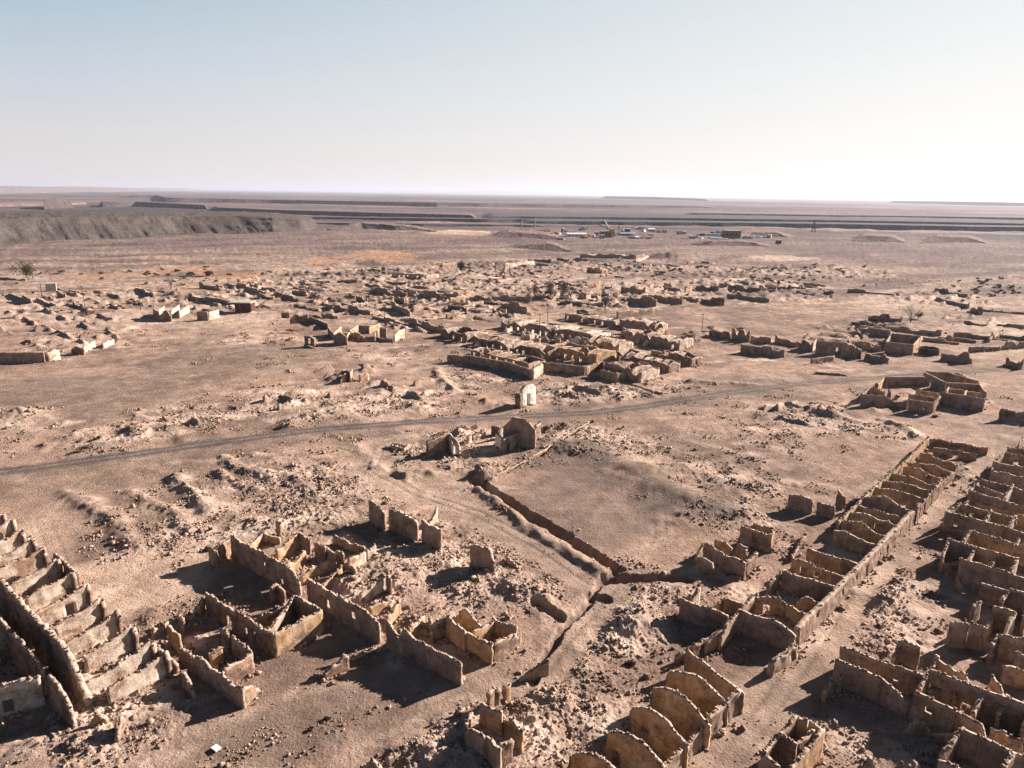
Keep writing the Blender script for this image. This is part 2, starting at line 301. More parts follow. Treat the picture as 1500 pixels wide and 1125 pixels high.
def wallmat(name, base, dark, pale, patch, pk=.5, bpk=.52):
    def f(nt, b):
        co = geo_pos(nt)
        sh = scaled(nt, co, (1, 1, 1)); st = scaled(nt, co, (1.6, 1.6, .22))
        n1 = nnoise(nt, sh, .55, 7, .65); n2 = nnoise(nt, st, 1.6, 5, .7); n3 = nnoise(nt, sh, 5.5, 5, .7)
        c = ramp(nt, n1, [(.32, dark), (.47, base), (.62, pale)])
        pm = ramp(nt, nnoise(nt, scaled(nt, co, (.9, .9, 1.1)), .42, 4, .55), [(pk, (0, 0, 0)), (pk + .07, (1, 1, 1))])
        c = mix(nt, pm, c, patch)
        c = mix(nt, .75, c, ramp(nt, n2, [(.3, (.6, .57, .55)), (.5, (1, 1, 1)), (.7, (1.2, 1.2, 1.18))]), 'MULTIPLY')
        c = mix(nt, .7, c, ramp(nt, n3, [(.3, (.55, .53, .52)), (.48, (1, 1, 1)), (.72, (1.25, 1.25, 1.25))]), 'MULTIPLY')
        dv = nt.nodes.new('ShaderNodeVectorMath'); dv.operation = 'DOT_PRODUCT'; nt.links.new(co, dv.inputs[0]); dv.inputs[1].default_value = (D48_[0] + D39_[0], D48_[1] + D39_[1], 0)
        sx = nt.nodes.new('ShaderNodeSeparateXYZ'); nt.links.new(co, sx.inputs[0]); cx = nt.nodes.new('ShaderNodeCombineXYZ'); nt.links.new(dv.outputs['Value'], cx.inputs[0]); nt.links.new(sx.outputs[2], cx.inputs[1])
        bk = nt.nodes.new('ShaderNodeTexBrick'); bk.inputs['Scale'].default_value = 1.0; bk.inputs['Brick Width'].default_value = .62; bk.inputs['Row Height'].default_value = .3; bk.inputs['Mortar Size'].default_value = .035
        bk.inputs['Color1'].default_value = (1.15, 1.12, 1.1, 1); bk.inputs['Color2'].default_value = (.68, .66, .65, 1); bk.inputs['Mortar'].default_value = (.42, .4, .39, 1); nt.links.new(cx.outputs[0], bk.inputs['Vector'])
        peel = ramp(nt, nnoise(nt, scaled(nt, co, (.7, .7, .9)), .8, 5, .6), [(bpk, (0, 0, 0)), (bpk + .05, (.85, .85, .85))])
        c = mix(nt, peel, c, mix(nt, 1.0, c, bk.outputs['Color'], 'MULTIPLY'))
        at = nt.nodes.new('ShaderNodeAttribute'); at.attribute_name = 'sunlit_top'
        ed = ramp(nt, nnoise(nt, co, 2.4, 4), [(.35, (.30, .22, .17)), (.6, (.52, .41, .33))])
        c = mix(nt, ramp(nt, at.outputs['Fac'], [(.25, (0, 0, 0)), (.8, (.9, .9, .9))]), c, ed)  # sunlight on the broken wall tops, painted in as a pale band
        nt.links.new(c, b.inputs['Base Color'])
        bump(nt, b, n3, .12, .8)
    return mat(name, f)
M['mud'] = wallmat('grey_mud_plaster', (.30, .22, .172), (.19, .138, .11), (.42, .32, .255), (.33, .215, .14), .56)
M['ochre'] = wallmat('ochre_plaster', (.43, .28, .16), (.26, .165, .10), (.54, .39, .26), (.29, .2, .15), .56)
M['white'] = wallmat('pale_lime_plaster', (.50, .41, .33), (.31, .235, .18), (.66, .57, .48), (.33, .22, .15), .55)
M['lime'] = wallmat('whitewashed_lime_plaster', (.74, .68, .61), (.50, .42, .35), (.82, .78, .73), (.5, .38, .3), .62)
M['stone'] = wallmat('rough_stone_masonry', (.24, .165, .125), (.12, .085, .07), (.40, .30, .235), (.38, .26, .18), .55, .28)
def plain(name, c, var=.25, rough=.8, sc=1.5, metal=0):
    def f(nt, b):
        co = geo_pos(nt); n = nnoise(nt, co, sc, 5)
        nt.links.new(ramp(nt, n, [(.3, tuple(v * (1 - var) for v in c)), (.7, tuple(min(1, v * (1 + var)) for v in c))]), b.inputs['Base Color'])
        b.inputs['Roughness'].default_value = rough; b.inputs['Metallic'].default_value = metal
    return mat(name, f)
M['rubble'] = wallmat('broken_brick_rubble', (.30, .215, .165), (.13, .095, .08), (.50, .38, .30), (.19, .135, .11), .52)
M['wood'] = plain('weathered_wood', (.07, .052, .042)); M['metal'] = plain('dull_grey_metal', (.25, .25, .26), .2, .6)
M['rust'] = plain('rusty_red_sheet', (.085, .042, .032), .3, .85); M['roof'] = plain('pale_sheet_roof', (.42, .40, .34))
M['scrub'] = plain('dry_brown_scrub', (.062, .05, .038), .4, .9, 3); M['leaf'] = plain('dry_olive_foliage', (.075, .065, .035), .4, .9, 3); M['twig'] = plain('grey_brown_twigs', (.085, .062, .05), .3)
M['dryleaf'] = plain('rusty_dry_foliage', (.16, .085, .04), .35, .9, 3)
M['whitepaint'] = plain('white_paint', (.78, .78, .78), .06, .6); M['bluepaint'] = plain('blue_sheet', (.22, .30, .42), .15, .6)
M['yellow'] = plain('yellow_render', (.60, .42, .12), .15); M['cream'] = plain('cream_render', (.52, .44, .34), .12)
M['brick'] = plain('dark_red_brick', (.16, .085, .06), .25); M['glass'] = plain('dark_glass', (.03, .035, .04), .1, .25)
M['redpaint'] = plain('red_paint', (.30, .12, .09), .1, .6); M['rubber'] = plain('black_rubber', (.03, .03, .03), .1)
M['concrete'] = plain('weathered_concrete', (.36, .33, .29), .2); M['void'] = plain('near_black_surface', (.05, .045, .045), .2)  # void: one near-black tone for the doors, tank wall and basin

# ------------------------------------------------------------------ object helpers
def mesh(name, V, Fc, m, parent=None, smooth=False):
    me = bpy.data.meshes.new(name)
    V = np.asarray(V, np.float32)
    if isinstance(Fc, np.ndarray):
        n, k = Fc.shape
        me.vertices.add(len(V)); me.vertices.foreach_set('co', V.ravel())
        me.loops.add(n * k); me.loops.foreach_set('vertex_index', Fc.astype(np.int32).ravel())
        me.polygons.add(n); me.polygons.foreach_set('loop_start', np.arange(0, n * k, k, dtype=np.int32))
        me.update(calc_edges=True)
    else:
        me.from_pydata(V.tolist(), [], Fc)
    if smooth: me.polygons.foreach_set('use_smooth', [True] * len(me.polygons))
    me.materials.append(m)
    o = bpy.data.objects.new(name, me); COL.objects.link(o)
    if parent is not None:
        o.parent = parent
    return o
def tag(o, label=None, cat=None, group=None, kind=None):
    if label: o['label'] = label
    if cat: o['category'] = cat
    if group: o['group'] = group
    if kind: o['kind'] = kind
    return o
def empty(name, loc, label, cat, group=None):
    o = bpy.data.objects.new(name, None); COL.objects.link(o); o.location = loc; o.empty_display_size = .5
    return tag(o, label, cat, group)
def boxes(L):
    """list of (cx,cy,cz,sx,sy,sz[,rotz]) -> V,F"""
    V = []; Fc = []
    for b in L:
        cx, cy, cz, sx, sy, sz = b[:6]; r = b[6] if len(b) > 6 else 0
        c, s = math.cos(r), math.sin(r); n = len(V)
        for dz in (-.5, .5):
            for dx, dy in ((-.5, -.5), (.5, -.5), (.5, .5), (-.5, .5)):
                X, Y = dx * sx, dy * sy
                V.append((cx + c * X - s * Y, cy + s * X + c * Y, cz + dz * sz))
        Fc += [tuple(n + i for i in q) for q in ((0, 3, 2, 1), (4, 5, 6, 7), (0, 1, 5, 4), (1, 2, 6, 5), (2, 3, 7, 6), (3, 0, 4, 7))]
    return V, Fc
def tube(segs, n=6):
    """segs: (p0,p1,r0,r1)"""
    V = []; Fc = []
    for p0, p1, r0, r1 in segs:
        p0 = Vector(p0); p1 = Vector(p1); d = (p1 - p0).normalized()
        a_ = d.orthogonal().normalized(); b_ = d.cross(a_); k = len(V)
        for p, r in ((p0, r0), (p1, r1)):
            for i in range(n):
                t = 2 * math.pi * i / n; V.append(tuple(p + (a_ * math.cos(t) + b_ * math.sin(t)) * r))
        Fc += [(k + i, k + (i + 1) % n, k + n + (i + 1) % n, k + n + i) for i in range(n)]
        Fc += [tuple(k + i for i in range(n))[::-1], tuple(k + n + i for i in range(n))]
    return V, Fc
RNG = np.random.RandomState(3)
WALLS = []           # kept for the rubble scatter
_wseed = [0]
def wall_geo(p0, p1, h0, h1, prof=None, th=.42, holes=(), jag=.28, z0=0.0, step=None):
    """an eroded masonry wall between two ground points; holes = (t_center, width m, sill, head)"""
    _wseed[0] += 1; sd = _wseed[0] * 1.37
    p0 = np.array(p0[:2], float); p1 = np.array(p1[:2], float); L = float(np.hypot(*(p1 - p0)))
    if L < .3: p1 = p0 + np.array([.3, 0]); L = .3
    dist = float(np.hypot(*p0))
    st = step or max(.28, dist / 420.0)
    us = list(np.linspace(0, L, max(3, int(L / st) + 1)))
    for (tc, w, s0, s1) in holes:
        for q in (tc * L - w / 2, tc * L + w / 2):
            if 0 < q < L:
                i = int(np.argmin([abs(u_ - q) for u_ in us]))
                if 0 < i < len(us) - 1: us[i] = q
                else: us.append(q)
    us = np.array(sorted(set(us))); n = len(us)
    t = us / L
    top = h0 + (h1 - h0) * t
    if prof: top = top * np.interp(t, [p[0] for p in prof], [p[1] for p in prof])
    hm = max(h0, h1)
    nz = perlin(us / 2.3, np.full(n, sd), 1) * .6 + perlin(us / .8, np.full(n, sd + 5), 2) * .45
    stepn = np.round(perlin(us / 1.7, np.full(n, sd + 9), 3) * 3) / 3
    top = np.maximum(.15, top + jag * (nz + .8 * stepn) - jag * .35)
    lev = sorted(set([-1.6, 0.0] + [round(v, 2) for v in np.arange(max(.45, st), hm + jag + 1.2, max(.6, st * 1.4))] + [v for hh in holes for v in (hh[2], hh[3])]))
    lev = np.array(lev); m_ = len(lev)
    Z = np.minimum(lev[None, :], top[:, None])
    d = (p1 - p0) / L; nrm = np.array([-d[1], d[0]])
    V = np.zeros((2, n, m_, 3))
    for s, sg in enumerate((-1, 1)):
        off = sg * th / 2 * (1.08 - .22 * np.clip(Z / max(hm, .5), 0, 1))
        wob = .07 * perlin(us[:, None] / 1.1 + sd, Z / .9, 5 + s) * 1.6 + .05 * perlin(us[:, None] / .35, Z / .3 + sd, 9 + s)
        off = off + wob
        bend = .12 * perlin(us / 6, np.full(n, sd), 6)[:, None]
        uu = us[:, None] + .05 * perlin(Z / .5 + sd, us[:, None], 12) * np.minimum(1, np.minimum(t, 1 - t) * 8)[:, None] + np.where((t == 0)[:, None] | (t == 1)[:, None], .16 * perlin(Z / .5 + sd, np.zeros_like(Z) + us[:, None], 3), 0)
        V[s, :, :, 0] = p0[0] + d[0] * uu + nrm[0] * (off + bend)
        V[s, :, :, 1] = p0[1] + d[1] * uu + nrm[1] * (off + bend)
        V[s, :, :, 2] = Z + z0
    V[..., 2] += np.where(Z >= top[:, None] - 1e-6, .07 * RNG.randn(2, n, m_) * (dist < 260), 0)[...] if False else 0
    idx = lambda s, i, j: (s * n + i) * m_ + j
    solid = np.ones((n - 1, m_ - 1), bool)
    for j in range(m_ - 1):
        dz = (Z[:, j + 1] - Z[:, j]) > 1e-5
        solid[:, j] = dz[:-1] | dz[1:]
    for (tc, w, s0, s1) in holes:
        for i in range(n - 1):
            um = (us[i] + us[i + 1]) / 2
            if abs(um - tc * L) < w / 2:
                for j in range(m_ - 1):
                    zm = (lev[j] + lev[j + 1]) / 2
                    if s0 < zm < s1: solid[i, j] = False
    Fc = []
    for i in range(n - 1):
        for j in range(m_ - 1):
            if not solid[i, j]: continue
            Fc.append((idx(0, i, j), idx(0, i + 1, j), idx(0, i + 1, j + 1), idx(0, i, j + 1)))
            Fc.append((idx(1, i, j), idx(1, i, j + 1), idx(1, i + 1, j + 1), idx(1, i + 1, j)))
            if j == m_ - 2 or not solid[i, j + 1]:
                Fc.append((idx(0, i, j + 1), idx(0, i + 1, j + 1), idx(1, i + 1, j + 1), idx(1, i, j + 1)))
            if j > 0 and not solid[i, j - 1]:
                Fc.append((idx(0, i, j), idx(1, i, j), idx(1, i + 1, j), idx(0, i + 1, j)))
            if i == 0 or not solid[i - 1, j]:
                Fc.append((idx(0, i, j), idx(0, i, j + 1), idx(1, i, j + 1), idx(1, i, j)))
            if i == n - 2 or not solid[i + 1, j]:
                Fc.append((idx(0, i + 1, j), idx(1, i + 1, j), idx(1, i + 1, j + 1), idx(0, i + 1, j + 1)))
    WALLS.append((p0, p1, hm, dist, top, us, z0, th))
    global EDGE
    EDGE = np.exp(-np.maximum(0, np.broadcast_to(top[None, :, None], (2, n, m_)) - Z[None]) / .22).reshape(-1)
    return V.reshape(-1, 3), np.array(Fc)

def place(root, o):
    """meshes are made in world coordinates; give them their root's frame"""
    o.parent = root; o.matrix_parent_inverse = root.matrix_world.inverted() if False else Matrix.Translation(-Vector(root.location))
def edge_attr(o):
    at_ = o.data.attributes.new('sunlit_top', 'FLOAT', 'POINT'); at_.data.foreach_set('value', EDGE.astype(np.float32))
HK = [1.0]      # height factor of the block being built
def steps(r, n, lo, hi):
    q = [(0, r.uniform(lo, hi))]
    for i in range(n):
        a_ = (i + r.uniform(.3, 1)) / n; v = r.uniform(lo, hi); q += [(min(.97, a_), q[-1][1] * .97), (min(.985, a_ + .015), v)]
    return q + [(1, q[-1][1])]
def ruin(name, label, walls, cat='ruin', h=2.6, mt='mud', group=None, z0=None, jag=.28, th=.42):
    """walls: (x0,y0,x1,y1[,opts]) in survey pixels of the wall top; opts: h,h1,prof,holes,m,part,jag,th
       or ('w', (X,Y),(X,Y), opts) in metres"""
    segs = []
    for w in walls:
        o = w[-1] if isinstance(w[-1], dict) else {}
        h0 = o.get('h', h) * HK[0]; h1 = o.get('h1', o.get('h', h)) * HK[0]
        if w[0] == 'w': a_, b_ = np.array(w[1]), np.array(w[2])
        else: a_, b_ = G(w[0], w[1], h0), G(w[2], w[3], h1)
        segs.append((a_, b_, h0, h1, o))
    c = np.mean([s[0] for s in segs] + [s[1] for s in segs], axis=0)
    zz = gz(c[0], c[1]) * .5 if z0 is None else z0
    if len(segs) == 1:
        a_, b_, h0, h1, o = segs[0]
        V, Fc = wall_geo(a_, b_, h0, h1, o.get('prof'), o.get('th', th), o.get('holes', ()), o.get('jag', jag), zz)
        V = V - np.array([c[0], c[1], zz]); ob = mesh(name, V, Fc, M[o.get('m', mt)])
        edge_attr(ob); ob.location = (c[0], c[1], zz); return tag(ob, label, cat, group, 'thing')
    root = empty(name, (c[0], c[1], zz), label, cat, group)
    for a_, b_, h0, h1, o in segs:
        V, Fc = wall_geo(a_, b_, h0, h1, o.get('prof'), o.get('th', th), o.get('holes', ()), o.get('jag', jag), zz)
        V = V - np.array([c[0], c[1], zz])
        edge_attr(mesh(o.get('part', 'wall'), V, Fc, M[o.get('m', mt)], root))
    root['kind'] = 'thing'; return root
D48 = np.array([math.cos(math.radians(48)), math.sin(math.radians(48))]); D39 = np.array([math.cos(math.radians(-38.5)), math.sin(math.radians(-38.5))])
def row(name, label, p0, p1, depth, n, h=2.3, mt='mud', back=True, group=None, seed=1, doors=.5, gable=.2, hb=None, skip=0.15, inner='white'):
    """a roofless row of rooms: front wall p0-p1 (survey pixels), rooms running back along D48"""
    r = random.Random(seed); A, B = G(*p0, h), G(*p1, h); W = []
    hs = [(i + .5 + r.uniform(-.15, .15)) / n for i in range(n)]
    holes = [(t, 1.1, -.5, 1.9) for t in hs if r.random() < doors]
    W.append(('w', A, B, dict(holes=holes, part='front_wall', jag=.12, prof=[(t / 12, r.uniform(.82, 1.04) if r.random() < .85 else .5) for t in range(13)])))
    if back: W.append(('w', A + D48 * depth, B + D48 * depth, dict(h=(hb or h) * .8, part='back_wall', jag=.12, prof=[(t / 10, r.uniform(.7, 1.05)) for t in range(11)])))
    for i in range(n + 1):
        if 0 < i < n and r.random() < skip: continue
        Q = A + (B - A) * (i / n)
        g = 1 + gable * r.uniform(.3, 1.1)
        hl = [(r.uniform(.25, .75), 1.0, -.5, 1.8)] if r.random() < .25 else []
        W.append(('w', Q + D48 * .25, Q + D48 * (depth - .25), dict(h=h * r.uniform(.7, .95), jag=.1, prof=[(0, .95), (.5, g), (1, r.uniform(.7, .95))], holes=hl, part='partition_wall', m=inner if r.random() < .6 else mt)))
    return ruin(name, label, W, h=h, mt=mt, group=group)

# ------------------------------------------------------------------ ground sheet
def build_ground():
    # rings: dense where the land is seen, spaced by the sine of the view angle
    ang = [math.atan2(1, 1)]
    deg = []
    t = -180.0
    while t < 180.0:
        deg.append(t); a_ = abs(t)
        t += .075 if a_ < 38 else (.3 if a_ < 52 else (1.2 if a_ < 70 else 4))
    th = np.radians(np.array(deg))          # measured from +Y, clockwise
    ra = [.01, 6, 15, 25, 36, 44]
    dep = np.arctan2(CAMH, 50.0)
    r = 50.0
    while r < 90000:
        ra.append(r)
        step = max(.10, .62 * (r * r + CAMH ** 2) / CAMH / 717.0) if r < 700 else .85 * (r * r) / CAMH / 717.0
        step = min(step, r * .10)
        r += step
    ra = np.array(ra + [90000.0])
    n, k = len(ra), len(th)
    X = ra[:, None] * np.sin(th)[None, :]; Y = ra[:, None] * np.cos(th)[None, :]
    f = fields(X.ravel(), Y.ravel())
    x, y = X.ravel(), Y.ravel(); z = f['z']; R = f['R']
    V = np.stack([x, y, z], 1)
    i = np.arange(n - 1)[:, None] * k; j = np.arange(k)[None, :]; j2 = (j + 1) % k
    Fc = np.stack([i + j, i + k + j, i + k + j2, i + j2], 2).reshape(-1, 4)[:, ::-1]
    o = mesh('ground', V, Fc, M['ground'], smooth=True); tag(o, kind='structure')
    # soil colours, with a few patches of sunlight and shade painted in
    def c(*v): return np.array(v)[None, :]
    tan = c(.345, .240, .185); brown = c(.21, .147, .117); pale = c(.50, .375, .30); grey = c(.145, .112, .098); lime = c(.66, .54, .46)
    n1 = fbm(x, y, 26, 4, 51); n2 = .55 * fbm(x, y, 5, 4, 55) + .75 * fbm((x * .9 + y * .43) / 3.2, y * .9 - x * .43, 7, 4, 56); n3 = fbm(x, y, 90, 3, 58)
    def lerp(a_, b_, t): t = np.clip(t, 0, 1)[:, None]; return a_ * (1 - t) + b_ * t
    C = lerp(tan, brown, sstep(-.2, .45, n1 + .4 * n2) * .92 + .2 * f['smooth'])
    C = lerp(C, pale, sstep(.05, .6, f['rough'] * .9 + n2 * .55 + f['rid'] * .5 - .12) * .8 * (1 - .6 * f['smooth']))
    C = lerp(C, lime, sstep(.3, .9, n2 * .8 + f['rough'] * .6 - .15) * .5 * (.3 + .7 * f['rough']))
    C = lerp(C, grey, sstep(.25, .75, -n2 + .3 * f['rough']) * .35)
    C = lerp(C, c(.42, .315, .25), f['trk'] * .65); C = lerp(C, grey, f['trut'] * .45)
    C = lerp(C, c(.27, .20, .16), f['shoulder'] * .4)
    C = lerp(C, c(.135, .112, .104), f['road'] * .85 * (1 + .25 * n2)); C = lerp(C, c(.095, .08, .075), f['rut'] * .75 * (.7 + .6 * n2) * (f['road'] > .15)); C = lerp(C, c(.29, .235, .20), np.exp(-(polyd(x, y, ROAD, 8)[0] / .4) ** 2) * .5)
    C = lerp(C, brown * .85, f['dit'] * .7)
    # cooler, greyer land towards the mine
    C = C * (1 + .22 * fbm(x * .77 + y * .63, (y * .77 - x * .63) / 5, 22, 3, 95))[:, None]
    C = lerp(C, c(.165, .122, .115), sstep(400, 800, R) * .88)
    gp = fbm((x * .9 + y * .43) / 4.0, y * .9 - x * .43, 34, 4, 97); fz = sstep(300, 480, R)
    C = lerp(C, c(.115, .088, .08), sstep(.05, .5, gp) * fz * .7); C = lerp(C, c(.36, .27, .22), sstep(.15, .6, -gp) * fz * (1 - sstep(600, 1200, R)) * .6)
    pb = perlin(x / 2.6, y / 2.6, 98); C = C * (1 + .35 * pb * (sstep(280, 380, R) * (1 - sstep(900, 1300, R))))[:, None]
    C = lerp(C, c(.112, .086, .092), sstep(700, 1700, R + n3 * 300) * .75)
    for (px, py, rx, ry, col, k_) in [(190, 850, 170, 50, (.50, .37, .285), .75), (80, 780, 90, 30, (.43, .31, .24), .5), (1165, 915, 50, 45, (.56, .44, .36), .75), (1255, 825, 45, 40, (.54, .42, .34), .6), (1330, 750, 30, 25, (.5, .39, .31), .5), (880, 725, 115, 55, (.205, .152, .126), .8), (835, 668, 75, 25, (.15, .115, .098), .75), (1015, 742, 75, 22, (.15, .117, .10), .75), (80, 585, 200, 34, (.22, .16, .13), .75), (430, 1065, 230, 55, (.19, .138, .112), .75), (350, 525, 140, 20, (.21, .157, .13), .65), (560, 640, 60, 14, (.22, .165, .135), .5), (200, 700, 220, 14, (.25, .18, .145), .5), (600, 705, 80, 25, (.44, .335, .265), .5), (1140, 660, 90, 25, (.33, .24, .195), .5), (700, 1000, 90, 25, (.25, .18, .14), .5), (1090, 1080, 60, 40, (.25, .185, .15), .5), (300, 470, 90, 14, (.47, .36, .29), .5), (150, 470, 110, 16, (.45, .345, .28), .4), (1030, 650, 60, 18, (.44, .34, .27), .4), (960, 930, 50, 30, (.43, .325, .25), .4),(560, 376, 48, 9, (.42, .25, .15), .75), (480, 383, 30, 6, (.42, .24, .14), .6), (260, 398, 60, 5, (.42, .25, .15), .6), (345, 404, 50, 6, (.40, .22, .13), .7), (160, 404, 50, 5, (.42, .26, .16), .5),  # includes sunlit street floor and relief shade of the plain, painted as colour
                                     (675, 341, 55, 4, (.62, .46, .32), .9), (590, 336, 40, 3, (.5, .38, .3), .6), (640, 327, 60, 1.4, (.5, .4, .33), .7), (760, 323, 40, 1.2, (.5, .4, .33), .6), (1150, 380, 45, 5, (.55, .42, .33), .7), (1390, 470, 70, 7, (.45, .34, .27), .5), (1300, 447, 60, 7, (.48, .36, .28), .5),
                                     (900, 322, 130, 5.5, (.055, .055, .075), .85), (1150, 325, 190, 6, (.06, .055, .075), .85), (1400, 332, 150, 5, (.07, .06, .075), .8), (700, 318, 120, 4, (.07, .065, .08), .7), (1100, 329, 260, .8, (.3, .25, .25), .8), (1330, 323, 200, .7, (.26, .22, .22), .7), (900, 329, 90, .8, (.42, .34, .3), .7),
                                     (700, 304, 460, 1.6, (.26, .18, .155), .6), (1290, 338, 190, 2.0, (.36, .27, .23), .7), (1330, 372, 160, 9, (.15, .11, .105), .6), (760, 352, 70, 6, (.14, .10, .10), .7), (1060, 367, 80, 7, (.25, .18, .15), .5), (1480, 425, 60, 12, (.13, .10, .09), .6), (540, 330, 60, 6, (.12, .10, .105), .7), (1250, 415, 110, 7, (.14, .105, .09), .5), (620, 345, 150, 5, (.27, .19, .155), .4)]:
        ctr = G(px, py); u0 = G(px + rx, py) - ctr; v0 = G(px, py - ry) - G(px, py + ry)
        ru = float(np.hypot(*u0)); rv = float(np.hypot(*v0)) / 2; ux = ctr / np.hypot(*ctr)
        dx, dy = x - ctr[0], y - ctr[1]
        rad = (dx * ux[0] + dy * ux[1]) / rv; tr = (dx * -ux[1] + dy * ux[0]) / ru
        q = rad * rad + tr * tr + .8 * n1 * (np.abs(rad) < 3)
        C = lerp(C, c(*col), k_ * (1 - sstep(.5, 1.2, q)))
    C = C * (1 + .10 * perlin(x / 1.2, y / 1.2, 70)[:, None] * (R < 300)[:, None])
    # streaks of dark slag on the far plain
    st = fbm(np.arctan2(x, y) * 9, np.log(R) * 42, 3.2, 4, 77)
    C = lerp(C, c(.06, .055, .07), sstep(.0, .45, st) * sstep(800, 1500, R) * .85)
    C = lerp(C, c(.30, .225, .20), sstep(.25, .6, -st) * sstep(800, 1500, R) * .6)
    C = np.clip(C, 0, 1)
    ca = o.data.color_attributes.new('soil', 'FLOAT_COLOR', 'POINT')
    ca.data.foreach_set('color', np.concatenate([C, np.ones((len(C), 1))], 1).astype(np.float32).ravel())
    return o
build_ground()

# ------------------------------------------------------------------ spoil heaps and terraces
def m_slag(dark, top):
    def f(nt, b):
        co = geo_pos(nt); n1 = nnoise(nt, co, .05, 7, .7); n2 = nnoise(nt, co, .35, 6, .7)
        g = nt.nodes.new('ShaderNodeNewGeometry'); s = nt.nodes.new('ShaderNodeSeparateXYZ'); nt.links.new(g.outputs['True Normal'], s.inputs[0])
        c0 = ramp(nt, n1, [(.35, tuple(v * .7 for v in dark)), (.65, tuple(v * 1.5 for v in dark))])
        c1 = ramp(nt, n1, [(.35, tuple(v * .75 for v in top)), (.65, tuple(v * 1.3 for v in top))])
        fl = ramp(nt, s.outputs[2], [(.93, (0, 0, 0)), (.985, (1, 1, 1))])  # steep faces darker than flat tops: their shade painted into the colour
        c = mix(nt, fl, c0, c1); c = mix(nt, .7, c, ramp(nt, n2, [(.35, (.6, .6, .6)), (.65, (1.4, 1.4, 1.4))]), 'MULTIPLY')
        nt.links.new(c, b.inputs['Base Color']); bump(nt, b, n2, 1.2, .8)
    return f
M['slag'] = mat('grey_mine_spoil', m_slag((.068, .058, .053), (.095, .077, .07)))
M['slagdark'] = mat('dark_slag_bench', m_slag((.10, .087, .094), (.17, .128, .122)))
M['pit'] = mat('dark_pit_floor', m_slag((.082, .075, .088), (.10, .088, .098)))
M['slagbrown'] = mat('brown_spoil_bank', m_slag((.15, .11, .10), (.22, .16, .14)))
def terrace(pts, mt, depth, gully=1.0, dens=1.0, slope=1.33, rough=.6, tp=.03):
    P = []
    for px, pt, pb in pts:
        b = G(px, pb); d0 = float(np.hypot(*b)); r = ray(px, pt); k = -r[2] / math.hypot(r[0], r[1])
        h = (CAMH - k * d0) / (1 + k * slope); P.append((px, d0, max(.3, h), math.atan2(b[0], b[1])))
    P = np.array(P); a0, a1 = P[0, 3], P[-1, 3]; dm = P[:, 1].mean()
    n = int(max(24, min(900, (a1 - a0) * F * .68 * dens)))
    A = np.linspace(a0, a1, n); D = np.interp(A, P[:, 3], P[:, 1]); Hh = np.interp(A, P[:, 3], P[:, 2])
    hm = P[:, 2].max()
    taper = sstep(0, 1, np.clip(np.minimum(np.arange(n), np.arange(n)[::-1]) / max(3, n * tp), 0, 1))
    Hh = Hh * taper + .01
    s = A * dm
    gf = lambda fr: (ridged(s + fr * hm * .9, 0 * s + fr * .35 * hm, hm * .62, 3, 5) - .6) * hm * .10 * gully + perlin(s / (hm * 2.4), 0 * s, 6) * hm * .06 * gully + ridged(s + fr * hm * .5, 0 * s, hm * .2, 2, 12) * hm * .035 * gully
    D = D + perlin(s / (hm * 9), 0 * s, 8) * hm * 1.2 + np.interp(np.arange(n), [0, n * .03, n * .97, n], [hm, 0, 0, hm])
    rows = [(-.2, -1.5, 0), (0, -.1, .3)] + [(q_ / 9, q_ / 9 * .98, 1) for q_ in range(1, 9)] + [(.95, .96, .8), (1, 1, .4)]
    V = []
    for fr, fh, gg in rows:
        d = D + fr * slope * Hh + gf(fr) * gg * (1 - fr * .6) + perlin(s / (hm * .6), np.full(n, fr * 7), 3) * hm * .12 * gg
        zz = fh * Hh if fh > 0 else np.full(n, fh)
        V.append(np.stack([np.sin(A) * d, np.cos(A) * d, zz], 1))
    m_ = 14
    for q in range(1, m_ + 1):
        fr = (q / m_) ** 1.4; d = D + slope * Hh + depth * fr
        zz = Hh * (1 + 0 * fr) + rough * ridged(s, d, max(8, hm * 1.2), 3, 9) * .5 * (1 if q < m_ else 0)
        V.append(np.stack([np.sin(A) * d, np.cos(A) * d, zz], 1))
    d = D + slope * Hh + depth + 1.5 * Hh
    V.append(np.stack([np.sin(A) * d, np.cos(A) * d, np.full(n, -1.5)], 1))
    V = np.array(V); R_ = V.shape[0]; V = V.reshape(-1, 3)
    i = np.arange(R_ - 1)[:, None] * n; j = np.arange(n - 1)[None, :]
    Fc = np.stack([i + j, i + j + 1, i + n + j + 1, i + n + j], 2).reshape(-1, 4)
    return tag(mesh('hills', V, Fc, M[mt]), kind='structure')
terrace([(-120, 326, 364), (0, 323, 361), (60, 320, 357), (130, 319, 353), (200, 319, 349), (270, 318, 345), (340, 317, 343), (400, 319, 341.5), (440, 322, 339), (468, 328, 334)], 'slag', 230, 1.1, 1.8, rough=2.0)
terrace([(-120, 303, 306), (0, 299, 303), (90, 298, 302), (128, 297, 300)], 'slagbrown', 300, 1, .8)
terrace([(62, 292, 306), (85, 290.5, 305), (108, 293, 304)], 'slag', 80, 1.2, 1)
terrace([(-120, 271, 284), (0, 272, 284), (60, 273.5, 283), (180, 275, 281), (300, 276.5, 279.5)], 'slagdark', 1800, .7, 1)
terrace([(60, 272.8, 279), (120, 272.6, 279), (180, 274, 278)], 'slagbrown', 1500, .7, 1, tp=.2)
terrace([(165, 286, 290), (230, 286, 290.5), (240, 289.3, 296.5), (400, 292.7, 298), (640, 297, 303), (760, 298.5, 303.5), (900, 300.5, 304), (1050, 302.5, 304.5)], 'slagdark', 500, .6, 1)
terrace([(144, 295.5, 303), (200, 295.5, 303), (305, 301, 307)], 'slagdark', 160, .6, 1)
terrace([(440, 318, 322), (700, 321, 326), (1000, 325, 328.5), (1300, 329.5, 333)], 'pit', 60, .5, 1)
